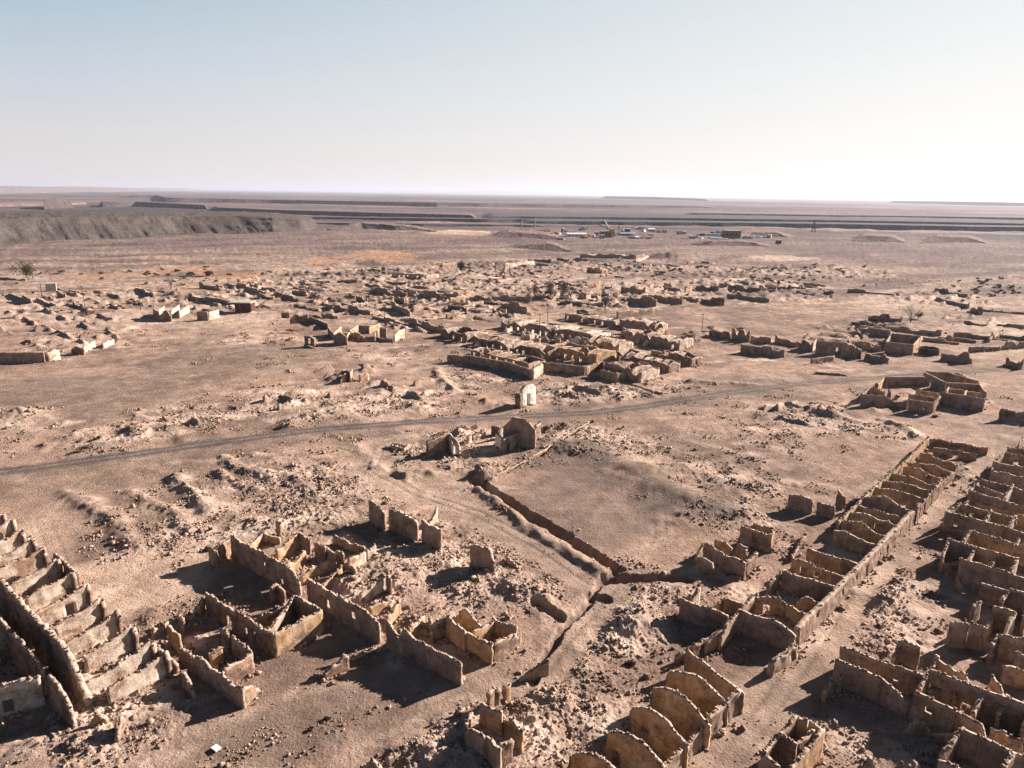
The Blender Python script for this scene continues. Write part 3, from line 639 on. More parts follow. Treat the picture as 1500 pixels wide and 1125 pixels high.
terrace([(450, 326, 329.5), (620, 328, 332), (800, 330, 333)], 'slagdark', 60, .7, 1)
terrace([(1000, 312, 314.5), (1200, 315, 317.5), (1620, 321, 324)], 'slagdark', 200, .5, 1)
terrace([(306, 303.5, 309), (400, 307.5, 313.5), (560, 312, 319), (700, 315.5, 322)], 'slagdark', 180, .7, 1)
terrace([(150, 273, 275.2), (370, 276.2, 278.4), (520, 277.6, 280.4), (700, 280, 283.5), (840, 283.2, 286)], 'slagdark', 3000, .5, .6)
terrace([(880, 287.2, 291), (960, 288.6, 292.6), (1040, 292, 294.4)], 'slagdark', 1500, .5, .6)
terrace([(1300, 294, 297), (1400, 295.5, 300), (1600, 299, 304)], 'slagdark', 1500, .5, .6)
terrace([(700, 317, 323), (900, 318.3, 324), (1100, 321, 327.5), (1300, 324, 330), (1620, 330, 336)], 'pit', 330, .6, 1)
terrace([(760, 324, 329), (960, 325.5, 331), (1200, 328, 334.5), (1400, 331.5, 338), (1620, 335, 341)], 'pit', 110, .6, 1)
terrace([(1062, 345, 349), (1100, 340.5, 347), (1140, 341.5, 348), (1165, 347, 349)], 'slagbrown', 90, .6, 1, slope=2.6, tp=.3, rough=1.5)
terrace([(1235, 353, 356), (1268, 346, 356.5), (1300, 347.5, 357), (1335, 352, 357)], 'slagbrown', 90, .6, 1, slope=2.6, tp=.3, rough=1.5)
terrace([(1338, 354, 358), (1370, 347.5, 357.5), (1415, 348.5, 357.5), (1455, 354.5, 358)], 'slagbrown', 90, .6, 1, slope=2.6, tp=.3, rough=1.5)
terrace([(735, 364.5, 366.5), (760, 361.5, 367), (800, 358, 367), (838, 362, 367.5)], 'slagbrown', 50, .5, 1, slope=2.6, tp=.3, rough=1.5)
terrace([(995, 357, 362), (1040, 354.5, 363), (1080, 355, 363), (1142, 359, 363.5)], 'slagbrown', 40, .8, 1, slope=2.6, tp=.3, rough=1.5)
terrace([(712, 344, 349), (730, 340.5, 349), (765, 342, 350), (835, 347, 350.5)], 'slagbrown', 90, .8, 1, slope=2.6, tp=.3, rough=1.5)
terrace([(480, 331, 337), (530, 327, 336), (580, 331, 338), (640, 334, 339)], 'slagbrown', 60, .9, 1, slope=2.6, tp=.3, rough=1.5)
def far_mountain():
    pts = [(560, 280.2), (640, 280.6), (680, 279.9), (730, 279.2), (755, 279.8), (780, 280.6), (792, 280.4), (830, 284), (870, 286.6)]
    D = 42000.0; n = 120; xs = np.linspace(560, 870, n); V = []
    for px in xs:
        py = np.interp(px, [p[0] for p in pts], [p[1] for p in pts]) + .25 * float(perlin(px / 9, 1.0, 4))
        r = ray(px, py); hz = math.hypot(r[0], r[1]); z = CAMH + r[2] / hz * D
        u = np.array([r[0], r[1]]) / hz
        for q, zz in ((D - 2500, -60), (D, z), (D + 3000, -60)): V.append((*(u * q), zz))
    Fc = [(3 * i + k, 3 * i + 3 + k, 3 * i + 4 + k, 3 * i + 1 + k) for i in range(n - 1) for k in (0, 1)]
    tag(mesh('mountains', V, Fc, M['slagbrown'], smooth=True), kind='structure')
far_mountain()
# ------------------------------------------------------------------ ruins
# --- long roofless row at the lower left corner
def left_row():
    h = 3.5
    pil = [(-46, 700), (-28, 720), (-12, 736), (4, 751), (18, 761), (32, 776), (48, 789), (64, 803), (84, 820), (106, 837), (128, 857), (148, 877), (172, 895), (194, 916), (222, 939), (242, 955)]
    R0, R1 = G(4, 751, h), G(242, 955, h); L1 = G(133, 1040, 0); dr = (R1 - R0) / np.hypot(*(R1 - R0))
    L0 = L1 - dr * 58; W = []
    rr = random.Random(4)
    W.append(('w', L0, L1, dict(h=5.3, holes=[(t, 1.1, -.5, 2.6) for t in (.42, .52, .62, .72, .8)], prof=[(0, 1), (.55, 1.02), (.7, .97), (.8, 1.03), (.9, 1), (.93, .92), (.965, .6), (1, .2)], m='stone', part='long_wall', th=.75, jag=.3)))
    for i, p in enumerate(pil):
        P = G(*p, h); s = np.dot(P - L0, dr); Q = L0 + dr * s; L = np.hypot(*(P - Q))
        dd = (Q - P) / L; e = .82 if i in (5, 8, 15) else .97
        hl = [(.82, 1.2, -.5, 1.9)] if i in (6, 9, 11, 13) else ([(.3, 1.1, -.5, 1.8)] if i in (4, 10) else [])
        W.append(('w', P + dd * .2, P + dd * L * e, dict(h=h * (.98 if i % 3 else .9), prof=[(0, 1.08), (.12, .97), (.3, rr.uniform(.8, .98)), (.5, rr.uniform(.7, .9)), (.8, rr.uniform(.55, .85)), (1, rr.uniform(.35, .8))], m='white', holes=hl, part='partition_wall', jag=.16, th=.38)))
        # stub of the missing facade on each side of the partition
        W.append(('w', P - dr * .55, P + dr * .55, dict(h=h * rr.uniform(.95, 1.08), prof=[(0, .75), (.5, 1.08), (1, .8)], m='stone', part='pier', jag=.3, th=.6)))
    for p, q in zip(pil[2:], pil[3:]):
        if q[0] in (84, 106): continue
        P, Q = G(*p, h), G(*q, h); W.append(('w', P + dr * .5, Q - dr * .5, dict(h=rr.uniform(.5, 1.3), m='stone', part='facade_footing', jag=.35, th=.55)))
    W.append((78, 809, 114, 837, dict(h=3.2, m='stone', prof=[(0, .9), (.1, 1.05), (1, .85)], part='facade_wall', holes=[(.35, .9, 1.0, 2.2)])))
    W.append((222, 939, 258, 968, dict(h=2.9, h1=1.8, m='stone', part='facade_wall', prof=[(0, 1), (.5, .8), (1, .7)])))
    ruin('ruined_row_house', 'long roofless row house of many pale plastered rooms at the lower left corner', W, mt='white')
left_row()
ruin('ruined_house', 'shadowed corner ruin with peeling white wall in the bottom left corner', [
    (12, 918, 60, 972, dict(h=4.7, part='long_wall', m='stone', prof=[(0, .9), (.4, 1), (.8, .95), (1, .8)])),
    (70, 986, 103, 1018, dict(h=4.8, h1=4.6, part='long_wall', m='stone', prof=[(0, 1), (.5, .9), (.8, .75), (1, .2)])),
    (-60, 1018, 58, 988, dict(h=4.0, m='white', part='cross_wall', holes=[(.55, 1.0, .4, 2.0)])),
    (-70, 968, 12, 918, dict(h=3.8, m='white', part='cross_wall')), (-40, 868, 12, 918, dict(h=4.6, m='stone', part='long_wall'))])
ruin('broken_wall', 'curved broken stub with a pointed tip beside the lower left row', [(266, 980, 284, 1010, dict(h=2.6, h1=1.4, prof=[(0, .8), (.3, 1), (1, .5)]))], mt='stone')
ruin('broken_wall', 'small leaning wedge of wall in front of the lower left row', [(124, 1052, 156, 1046, dict(h=1.7, prof=[(0, .2), (.6, 1), (1, .55)]))], mt='ochre')
ruin('broken_wall', 'dark pointed rubble pier standing alone on the bare lower left ground', [(168, 1070, 178, 1046, dict(h=1.9, h1=2.0, prof=[(0, .3), (.8, 1.1), (1, .6)]))], mt='stone')
# --- compound in the middle left
ruin('ruined_house', 'largest ruined compound with long shaded walls left of the trench', [
    (338, 787, 438, 839, dict(h=3.7, part='long_wall', m='mud', holes=[(.52, .6, 1.7, 2.4), (.77, .7, .3, 1.3)], prof=[(0, 1.05), (.3, 1), (.9, .97), (1, .5)])),
    (451, 849, 556, 908, dict(h=3.4, part='long_wall', m='mud', holes=[(.3, .8, .6, 2.0), (.66, .8, 1.2, 2.3)], prof=[(0, 1.1), (.1, .95), (.9, 1), (1, .8)])),
    (566, 918, 676, 971, dict(h=3.0, part='long_wall', m='mud', prof=[(0, 1.25), (.1, 1.0), (.17, .7), (.24, 1.3), (.4, 1), (1, .95)])),
    (338, 787, 320, 797, dict(h=3.2, part='end_wall', m='ochre', prof=[(0, 1), (.6, .95), (1, .7)])),
    (306, 801, 316, 806, dict(h=3.0, part='pier', m='mud', prof=[(0, 1), (.5, .95), (1, .85)])),
    (366, 800, 385, 780, dict(h=1.4, h1=1.9, part='partition_wall', m='ochre')), (385, 780, 410, 785, dict(h=1.9, part='partition_wall', m='ochre', prof=[(0, 1), (1, .6)])),
    (405, 764, 410, 768, dict(h=2.7, part='pier', m='stone')),
    (405, 808, 438, 781, dict(h=2.3, h1=3.1, part='partition_wall', m='ochre')), (438, 781, 454, 793, dict(h=3.1, h1=2.4, part='partition_wall', m='mud')),
    (420, 826, 446, 808, dict(h=2.2, part='partition_wall', m='ochre', prof=[(0, 1), (.4, .6), (1, 1.1)])),
    (462, 796, 476, 802, dict(h=2.6, part='pier', m='stone')), (476, 802, 496, 816, dict(h=2.2, h1=1.2, part='partition_wall', m='ochre')),
    (440, 836, 494, 812, dict(h=2.4, part='partition_wall', m='ochre', prof=[(0, .6), (.3, .9), (.5, .6), (1, 1.15)])),
    (494, 806, 502, 812, dict(h=3.2, part='pier', m='stone')), (510, 820, 549, 799, dict(h=2.2, part='partition_wall', m='white', holes=[(.62, .3, .5, 3)])),
    (490, 785, 510, 796, dict(h=1.6, part='partition_wall', m='mud')), (510, 796, 533, 803, dict(h=1.5, part='partition_wall', m='mud')),
    (512, 830, 520, 836, dict(h=1.8, part='pier', m='stone')), (470, 850, 500, 832, dict(h=1.6, part='partition_wall', m='ochre', prof=[(0, .4), (.5, .7), (1, 1.2)])),
    (527, 872, 566, 842, dict(h=1.8, h1=2.9, part='partition_wall', m='white')), (567, 842, 573, 848, dict(h=3.1, part='pier', m='stone')),
    (540, 888, 570, 874, dict(h=1.8, part='partition_wall', m='ochre', prof=[(0, 1), (.6, .8), (1, .5)])), (566, 906, 586, 880, dict(h=1.6, h1=2.2, part='partition_wall', m='ochre')),
    (608, 909, 636, 918, dict(h=1.2, part='partition_wall', m='stone')), (598, 922, 622, 904, dict(h=1.9, h1=1.4, part='partition_wall', m='ochre'))])
ruin('ruined_house', 'square roofless room with a clean smooth sunlit end wall beside the largest compound', [
    (302, 869, 400, 929, dict(h=3.3, part='long_wall', m='stone', holes=[(.35, 1.2, -.5, 1.9), (.62, .7, .7, 1.9), (.75, .7, -.5, 2.2), (.9, .6, .9, 1.8)], prof=[(0, 1.05), (.3, .92), (.6, 1), (1, 1)])),
    (400, 929, 471, 894, dict(h=3.3, part='end_wall', m='ochre', jag=.15)), (471, 894, 432, 873, dict(h=3.3, part='back_wall', m='mud', jag=.15)),
    (432, 873, 388, 921, dict(h=3.2, part='partition_wall', m='mud', prof=[(0, 1.05), (.6, .9), (1, .8)])),
    (395, 860, 406, 855, dict(h=2.6, part='pier', m='stone')), (406, 855, 416, 868, dict(h=2.6, h1=2.0, part='pier', m='stone')), (370, 908, 410, 890, dict(h=1.3, h1=1.9, part='partition_wall', m='ochre')),
    (302, 869, 290, 888, dict(h=2.9, h1=2.2, part='end_wall', m='stone')), (290, 888, 268, 900, dict(h=1.9, part='end_wall', m='stone', prof=[(0, 1), (.5, .5), (1, .9)])),
    (246, 917, 262, 932, dict(h=2.6, part='pier', m='ochre')), (262, 900, 268, 905, dict(h=2.4, part='pier', m='stone')), (222, 924, 246, 910, dict(h=1.5, part='partition_wall', m='mud'))])
ruin('ruined_house', 'small low ruined room with a coarse rubble cross wall near the bottom left bare ground', [
    (280, 955, 355, 1007, dict(h=2.7, part='long_wall', m='mud', prof=[(0, .8), (.2, 1.1), (.35, 1), (.6, .95), (.8, .85), (1, 1)])),
    (327, 980, 368, 955, dict(h=2.6, part='cross_wall', m='stone', jag=.35)), (367, 955, 340, 932, dict(h=2.4, part='back_wall', m='mud')), (325, 920, 334, 926, dict(h=3.2, part='pier', m='stone')),
    (306, 958, 326, 945, dict(h=2.0, h1=2.5, part='partition_wall', m='ochre')), (355, 1007, 378, 991, dict(h=2.5, h1=2.0, part='cross_wall', m='stone', prof=[(0, 1), (.5, .8), (1, .3)])),
    (262, 948, 280, 956, dict(h=2.0, part='long_wall', m='stone'))])
ruin('broken_wall', 'low jagged wall fragment throwing a spike of shadow on the bare ground', [(473, 979, 510, 960, dict(h=1.6, h1=1.9, prof=[(0, .55), (.4, .9), (.6, .7), (.8, 1.15), (1, .9)]))], mt='stone', jag=.4)
ruin('broken_wall', 'very low straight footing lying past the jagged fragment', [(514, 962, 550, 946, dict(h=.5, prof=[(0, 1), (1, .8)]))], mt='ochre')
ruin('ruined_house', 'ruined cell pair with gabled dark wall at the right end of the largest compound', [
    (654, 902, 682, 921, dict(h=3.2, part='long_wall', m='ochre', prof=[(0, 1.15), (.4, .95), (1, .85)])), (682, 921, 721, 943, dict(h=2.9, part='long_wall', m='ochre', prof=[(0, .85), (.6, .95), (1, 1)])),
    (721, 943, 762, 918, dict(h=2.6, part='end_wall', m='stone', prof=[(0, 1), (.7, .9), (1, .5)])), (721, 907, 757, 917, dict(h=2.2, part='back_wall', m='ochre', prof=[(0, 1.25), (.2, 1), (1, .9)])),
    (693, 925, 722, 908, dict(h=2.4, part='partition_wall', m='ochre')), (632, 912, 654, 902, dict(h=3.0, part='end_wall', m='stone', prof=[(0, .9), (.6, 1), (1, 1)])), (630, 902, 632, 926, dict(h=2.2, part='end_wall', m='stone')),
    (660, 897, 706, 908, dict(h=2.2, part='back_wall', m='ochre', prof=[(0, .5), (.5, 1.55), (.9, .7), (1, .5)]))])
# --- the three-piece wall and its neighbours
ruin('broken_wall', 'leftmost tall slab of the wall broken into three by the curving track', [(542, 733, 563, 745, dict(h=4.1, prof=[(0, 1), (.5, .98), (1, .8)]))], mt='mud', th=.6)
ruin('broken_wall', 'widest middle slab of the wall broken into three by the curving track', [(571, 744, 612, 762, dict(h=4.1, prof=[(0, .97), (.3, 1.02), (.9, .96), (1, .85)]))], mt='mud', th=.6)
ruin('broken_wall', 'rightmost slab of the wall broken into three by the curving track', [(619, 764, 646, 775, dict(h=4.0, prof=[(0, 1.08), (.4, .95), (1, .97)]))], mt='mud', th=.6)
ruin('broken_wall', 'thin sunlit upright stub just behind the three-piece wall', [(628, 756, 640, 748, dict(h=2.3, prof=[(0, .6), (.7, .8), (1, 1.3)]))], mt='white')
ruin('broken_wall', 'lone notched block of wall casting a long shadow between trench and three-piece wall', [(690, 799, 727, 808, dict(h=3.9, prof=[(0, .95), (.2, 1.05), (.8, .97), (.86, .7), (1, .15)]))], mt='mud', th=.6)
ruin('broken_wall', 'leaning low stump half buried right of the lone notched block', [(742, 815, 770, 834, dict(h=1.2, prof=[(0, 1), (.5, .6), (1, .3)]))], mt='mud')
# --- bottom centre cluster
ruin('ruined_house', 'angular broken house with smooth brown walls at the bottom centre edge', [
    (704, 1033, 736, 1045, dict(h=3.1, part='long_wall', m='ochre')), (736, 1045, 766, 1074, dict(h=2.6, part='long_wall', m='ochre', prof=[(0, .6), (.35, .8), (.5, 1.15), (1, 1)])),
    (682, 1065, 712, 1080, dict(h=2.7, part='front_wall', m='mud', prof=[(0, .7), (.25, 1), (1, .98)])), (712, 1080, 733, 1100, dict(h=2.8, part='front_wall', m='mud', prof=[(0, 1), (.6, .9), (1, 1)])),
    (732, 1094, 751, 1083, dict(h=2.7, part='end_wall', m='stone')), (714, 1018, 722, 1010, dict(h=2.6, part='pier', m='stone')), (722, 1010, 733, 1012, dict(h=2.6, h1=2.0, part='pier', m='stone')),
    (737, 1009, 747, 1004, dict(h=2.0, part='pier', m='ochre')), (682, 1064, 690, 1045, dict(h=2.4, h1=1.2, part='end_wall', m='stone'))])
ruin('broken_wall', 'short steep wall rising to a pier beside the lane below the ditch', [(760, 992, 805, 960, dict(h=.7, h1=2.6, prof=[(0, 1), (.5, 1), (.8, 1), (1, 1.05)]))], mt='mud')
ruin('broken_wall', 'peaked dark gable tip cut by the bottom edge left of the angular house', [(524, 1116, 566, 1124, dict(h=2.4, prof=[(0, .6), (.5, 1.35), (1, .5)]))], mt='stone')
ruin('broken_wall', 'long low stony boundary footing running up from the bottom edge to the angular house', [(566, 1116, 612, 1088, dict(h=.8, prof=[(0, 1), (.5, .7), (1, 1)]))], mt='stone', jag=.3)
ruin('broken_wall', 'rubble boundary footing between the long footing and the angular house', [(630, 1072, 700, 1028, dict(h=.7, prof=[(0, 1), (.4, .5), (.6, 1.2), (1, .8)]))], mt='stone', jag=.35)
# --- arched row
def arched():
    W = []; g = [(0, .84), (.15, .98), (.4, 1.06), (.6, 1.0), (.8, .80), (1, .6)]
    arcs = [((978, 978), (1070, 1012)), ((958, 1000), (1043, 1043)), ((928, 1028), (1010, 1074)), ((892, 1065), (980, 1108)), ((838, 1098), (928, 1130)), ((790, 1126), (880, 1166))]
    for i, (a_, b_) in enumerate(arcs):
        hl = [(.25, 1.0, 1.2, 2.1)] if i == 2 else ([(.16, .9, -.5, 2.0)] if i == 3 else [])
        W.append((*a_, *b_, dict(h=4.3, prof=g, m='ochre', part='gable_partition', holes=hl, jag=.15, th=.4)))
        if i: W.append(('w', G(*a_, 3.6) - D48 * .2, G(*a_, 3.6) + D48 * 1.8, dict(h=2.7, prof=[(0, 1), (.6, .8), (1, .3)], m='stone', part='pier')))
    W.append((1006, 954, 1090, 1014, dict(h=2.8, m='mud', part='end_wall', prof=[(0, 1.1), (.3, 1.0), (1, .9)], jag=.15)))
    W.append((1036, 1048, 1082, 1012, dict(h=2.9, m='mud', part='street_wall', holes=[(.55, .9, .5, 2.1)])))
    W.append((1006, 1084, 1028, 1062, dict(h=2.6, m='mud', part='street_wall', prof=[(0, .8), (1, 1)]))); W.append((972, 1122, 998, 1098, dict(h=2.5, m='mud', part='street_wall')))
    ruin('ruined_row_house', 'row of arched ochre gable walls curving up from the bottom edge', W, h=3.4)
arched()
# --- main long row
def main_row():
    W = []; rr = random.Random(8)
    W.append((1360, 641, 1290, 705, dict(h=2.6, part='facade_wall', m='ochre', prof=[(0, 1.1), (.5, .9), (1, 1)])))
    W.append((1290, 705, 1234, 757, dict(h=2.8, part='facade_wall', m='ochre')))
    W.append((1234, 757, 1228, 764, dict(h=2.8, part='facade_wall', m='mud')))
    W.append((1150, 832, 1126, 852, dict(h=2.7, part='facade_wall', m='stone', jag=.4)))
    W.append((1110, 868, 1084, 891, dict(h=2.8, part='facade_wall', m='stone'))); W.append((1083, 892, 1056, 922, dict(h=3.2, part='facade_wall', m='mud', prof=[(0, 1), (.7, .95), (1, .6)])))
    W.append((1056, 922, 1014, 947, dict(h=2.6, h1=2.2, part='facade_wall', m='stone', holes=[(.62, 1.2, -.5, 1.8)])))
    W.append((1168, 919, 1340, 745, dict(h=2.9, part='street_wall', m='mud', th=.8, jag=.03, holes=[(.12, .7, 1.7, 2.4), (.3, .6, 1.2, 2.0), (.41, .6, 1.3, 2.1), (.5, 1.2, -.5, 2.0), (.62, .6, 1.3, 2.1), (.7, .8, -.5, 1.4), (.82, .6, 1.4, 2.1)])))
    W.append((1342, 742, 1382, 697, dict(h=3.5, part='street_wall', m='stone', jag=.42, th=.55, holes=[(.12, .7, -.5, 2.3), (.3, .7, -.5, 2.2), (.55, .6, .3, 2.2), (.8, .7, .2, 2.0)], prof=[(t / 12, rr.uniform(.8, 1.1)) for t in range(13)])))
    W.append((1382, 697, 1412, 671, dict(h=3.0, part='street_wall', m='stone', jag=.5, prof=[(t / 9, rr.uniform(.5, 1.1)) for t in range(10)])))
    W.append((1166, 941, 1130, 969, dict(h=2.0, part='street_wall', m='mud', th=.7, holes=[(.2, .9, -.5, 1.2)])))
    parts = [((1362, 641), (1448, 653), 2.4, 'stone', 0), ((1368, 654), (1432, 663), 2.2, 'ochre', 0), ((1348, 663), (1402, 679), 2.6, 'ochre', .3), ((1330, 677), (1396, 689), 2.5, 'ochre', .4), ((1324, 683), (1384, 698), 2.3, 'ochre', .2),
             ((1306, 691), (1372, 708), 2.5, 'ochre', .1), ((1294, 703), (1364, 716), 2.6, 'mud', .2), ((1280, 713), (1358, 728), 2.8, 'ochre', .3), ((1266, 726), (1342, 743), 3.2, 'mud', .35), ((1256, 738), (1326, 757), 2.6, 'mud', .15), ((1244, 748), (1314, 768), 2.6, 'mud', .3), ((1232, 760), (1302, 780), 2.7, 'ochre', .3),
             ((1222, 774), (1288, 794), 2.8, 'mud', .1), ((1216, 777), (1282, 797), 3.0, 'stone', 0)][:13]
    for i, (a_, b_, h, m, g) in enumerate(parts):
        W.append((*a_, *b_, dict(h=h, m=m, part='partition_wall', jag=.15, prof=[(0, .92), (.2, (1 + g * .5) * rr.uniform(.85, 1.05)), (.4, (1 + g * .7) * rr.uniform(.8, 1.05)), (.6, (1 + g * .6) * rr.uniform(.75, 1.05)), (.8, (1 + g * .2) * rr.uniform(.6, 1.05)), (1, .85)], holes=[(rr.uniform(.2, .7), 1.0, rr.choice([-.5, .9]), 1.8)] if i % 3 == 1 else [])))
    W.append((1182, 803, 1258, 826, dict(h=2.7, m='ochre', part='partition_wall', jag=.12)))
    W.append((1160, 818, 1238, 842, dict(h=2.6, m='ochre', part='partition_wall', jag=.15, holes=[(.25, 1, -.5, 1.9), (.5, .8, .9, 1.9)], prof=[(0, 1), (.35, 1.15), (.5, .9), (1, .95)])))
    W.append((1146, 836, 1222, 859, dict(h=3.0, m='mud', part='partition_wall', jag=.12)))
    W.append((1168, 873, 1204, 880, dict(h=2.0, m='ochre', part='partition_wall', prof=[(0, .7), (.4, 1.15), (1, .9)])))
    W.append((1106, 872, 1152, 878, dict(h=2.7, m='ochre', part='partition_wall', holes=[(.4, .9, -.5, 1.8)], prof=[(0, .9), (.8, 1.1), (1, .8)]))); W.append((1152, 884, 1184, 900, dict(h=2.0, m='ochre', part='partition_wall')))
    W.append((1084, 892, 1167, 922, dict(h=3.3, m='mud', part='end_wall', jag=.14, prof=[(0, 1), (.2, .95), (.55, 1.05), (.75, 1), (1, .75)])))
    W.append((1180, 780, 1160, 815, dict(h=1.0, m='stone', part='facade_wall')))
    ruin('ruined_row_house', 'longest row house of parallel roofless rooms with a thick flat-topped street wall', W)
main_row()
ruin('ruined_house', 'roofless yard with deep shadow between the arched row and the longest row', [
    (996, 877, 1067, 899, dict(h=3.0, part='front_wall', m='mud', prof=[(0, 1.05), (.3, 1), (1, .95)])), (1024, 866, 1012, 874, dict(h=2.6, part='end_wall', m='white', prof=[(0, 1.25), (.5, 1), (1, .7)])), (1060, 877, 1090, 883, dict(h=1.9, part='cross_wall', m='ochre')), (1062, 876, 1052, 884, dict(h=1.7, part='end_wall', m='ochre')), (1012, 872, 994, 868, dict(h=1.2, part='front_wall', m='stone', prof=[(0, 1), (1, .3)])),
    (1014, 946, 990, 960, dict(h=1.7, h1=1.2, part='cross_wall', m='stone'))])
ruin('ruined_house', 'two-cell ruin with a stepped front wall in the open ground right of the trench', [
    (1032, 795, 1093, 823, dict(h=2.9, part='front_wall', m='mud', prof=[(0, 1), (.45, .95), (.5, .85), (.8, 1), (1, 1)])), (1093, 823, 1109, 807, dict(h=2.6, part='end_wall', m='stone', jag=.4)), (1020, 813, 1046, 825, dict(h=2.2, part='front_wall', m='mud', prof=[(0, .9), (.5, 1.05), (.9, .95), (1, .5)])),
    (1032, 795, 1020, 812, dict(h=2.0, h1=1.2, part='end_wall', m='mud')), (1048, 787, 1072, 799, dict(h=1.9, part='cross_wall', m='ochre', prof=[(0, .7), (.4, 1.1), (1, .8)])), (1080, 797, 1094, 801, dict(h=2.1, part='cross_wall', m='ochre')), (1093, 801, 1094, 815, dict(h=2.0, part='end_wall', m='stone'))])
ruin('ruined_house', 'small tall box of smooth walls with one square window beside the two-cell ruin', [
    (1086, 771, 1129, 785, dict(h=3.0, part='front_wall', m='mud', jag=.06, holes=[(.5, .8, .9, 1.9)])), (1129, 785, 1134, 776, dict(h=3.0, part='end_wall', m='ochre', jag=.06)), (1104, 768, 1134, 775, dict(h=2.9, part='back_wall', m='ochre', jag=.05)), (1086, 771, 1104, 768, dict(h=2.9, part='end_wall', m='mud', jag=.05, prof=[(0, 1), (1, .9)]))])
ruin('broken_wall', 'broad curved-topped slab standing alone left of the longest row', [(1156, 723, 1192, 731, dict(h=3.0, prof=[(0, .9), (.3, 1.05), (.8, 1), (1, .75)]))], mt='mud', jag=.12)
ruin('broken_wall', 'smaller square slab between the broad slab and the longest row', [(1198, 735, 1224, 741, dict(h=2.6, prof=[(0, 1.1), (.15, .95), (1, .95)]))], mt='mud', jag=.12)
ruin('broken_wall', 'narrow tall pier with ragged sides beside the smaller square slab', [(1228, 718, 1239, 724, dict(h=3.0, prof=[(0, 1.1), (.5, .85), (1, .8)]))], mt='stone')
ruin('broken_wall', 'dark end wall filling the gap between the ragged pier and the longest row', [(1240, 733, 1264, 729, dict(h=2.4, prof=[(0, .6), (.4, 1), (1, 1)]))], mt='mud')
# --- right hand block, several houses
HK[0] = 1.22
ruin('ruined_house', 'upper house of the right block with low dark walls and an ochre strip', [
    (1454, 676, 1520, 688, dict(h=3.0, part='front_wall', m='mud')), (1452, 689, 1510, 702, dict(h=2.6, part='front_wall', m='mud')), (1470, 663, 1530, 674, dict(h=2.3, part='back_wall', m='ochre', holes=[(.35, .8, .5, 1.6)])), (1476, 656, 1530, 662, dict(h=1.7, part='back_wall', m='stone')), (1452, 689, 1470, 663, dict(h=2.4, part='end_wall', m='stone')), (1492, 652, 1500, 640, dict(h=2.2, part='cross_wall', m='stone'))])
ruin('ruined_house', 'twin narrow-roomed house above the windowed ochre house in the right block', [
    (1420, 719, 1510, 746, dict(h=3.1, part='front_wall', m='mud', jag=.1)), (1430, 710, 1472, 725, dict(h=2.6, part='partition_wall', m='mud', jag=.08)), (1437, 702, 1480, 713, dict(h=2.6, part='back_wall', m='mud', jag=.08)), (1480, 713, 1520, 724, dict(h=2.5, part='back_wall', m='mud')), (1420, 719, 1437, 702, dict(h=2.5, part='end_wall', m='white')), (1472, 728, 1484, 710, dict(h=2.7, part='cross_wall', m='white')), (1419, 732, 1412, 742, dict(h=2.3, part='end_wall', m='ochre', holes=[(.5, .8, .8, 1.7)]))])
ruin('ruined_house', 'ochre house with two square window holes in the right block', [
    (1386, 749, 1472, 772, dict(h=3.1, part='front_wall', m='mud', jag=.06, holes=[(.2, .6, 1.5, 2.1)])), (1472, 772, 1520, 787, dict(h=3.0, part='front_wall', m='mud', jag=.06)), (1406, 738, 1490, 760, dict(h=2.7, part='back_wall', m='ochre', jag=.06, holes=[(.18, 1.0, .9, 1.9), (.62, 1.4, -.5, 2.2)])), (1386, 749, 1406, 737, dict(h=2.8, part='end_wall', m='white')),
    (1440, 765, 1452, 748, dict(h=2.7, part='cross_wall', m='white')), (1474, 775, 1488, 755, dict(h=2.8, part='cross_wall', m='white')), (1490, 754, 1520, 760, dict(h=2.6, part='back_wall', m='ochre')), (1428, 734, 1492, 752, dict(h=2.0, part='outer_wall', m='ochre')), (1500, 790, 1511, 768, dict(h=2.5, part='cross_wall', m='white')), (1420, 758, 1429, 745, dict(h=2.2, part='cross_wall', m='ochre'))])
ruin('ruined_house', 'house with a smooth rust-brown room wall below the two-windowed ochre house', [
    (1422, 777, 1486, 796, dict(h=2.8, part='back_wall', m='ochre', jag=.06)), (1486, 800, 1494, 788, dict(h=2.6, part='cross_wall', m='white')), (1412, 790, 1422, 777, dict(h=2.7, part='end_wall', m='white')), (1488, 798, 1530, 806, dict(h=2.8, part='back_wall', m='ochre')),
    (1390, 789, 1430, 802, dict(h=2.9, part='partition_wall', m='mud', jag=.08)), (1430, 801, 1492, 818, dict(h=2.9, part='partition_wall', m='ochre', jag=.08, holes=[(.45, 1.0, .4, 1.7)])), (1406, 818, 1478, 838, dict(h=3.2, part='front_wall', m='mud', jag=.08, holes=[(.42, .6, .8, 1.5)])), (1478, 838, 1530, 856, dict(h=3.2, part='front_wall', m='mud')),
    (1380, 815, 1390, 789, dict(h=2.2, h1=2.7, part='end_wall', m='ochre')), (1416, 822, 1428, 805, dict(h=2.6, part='cross_wall', m='white')), (1478, 846, 1490, 818, dict(h=2.6, h1=2.8, part='cross_wall', m='white')), (1378, 826, 1406, 822, dict(h=1.0, part='front_wall', m='stone')), (1500, 850, 1512, 824, dict(h=2.6, part='cross_wall', m='white')), (1452, 828, 1464, 811, dict(h=2.3, part='cross_wall', m='ochre')), (1402, 845, 1412, 850, dict(h=1.3, part='pier', m='mud', prof=[(0, 1.2), (1, .4)]))])
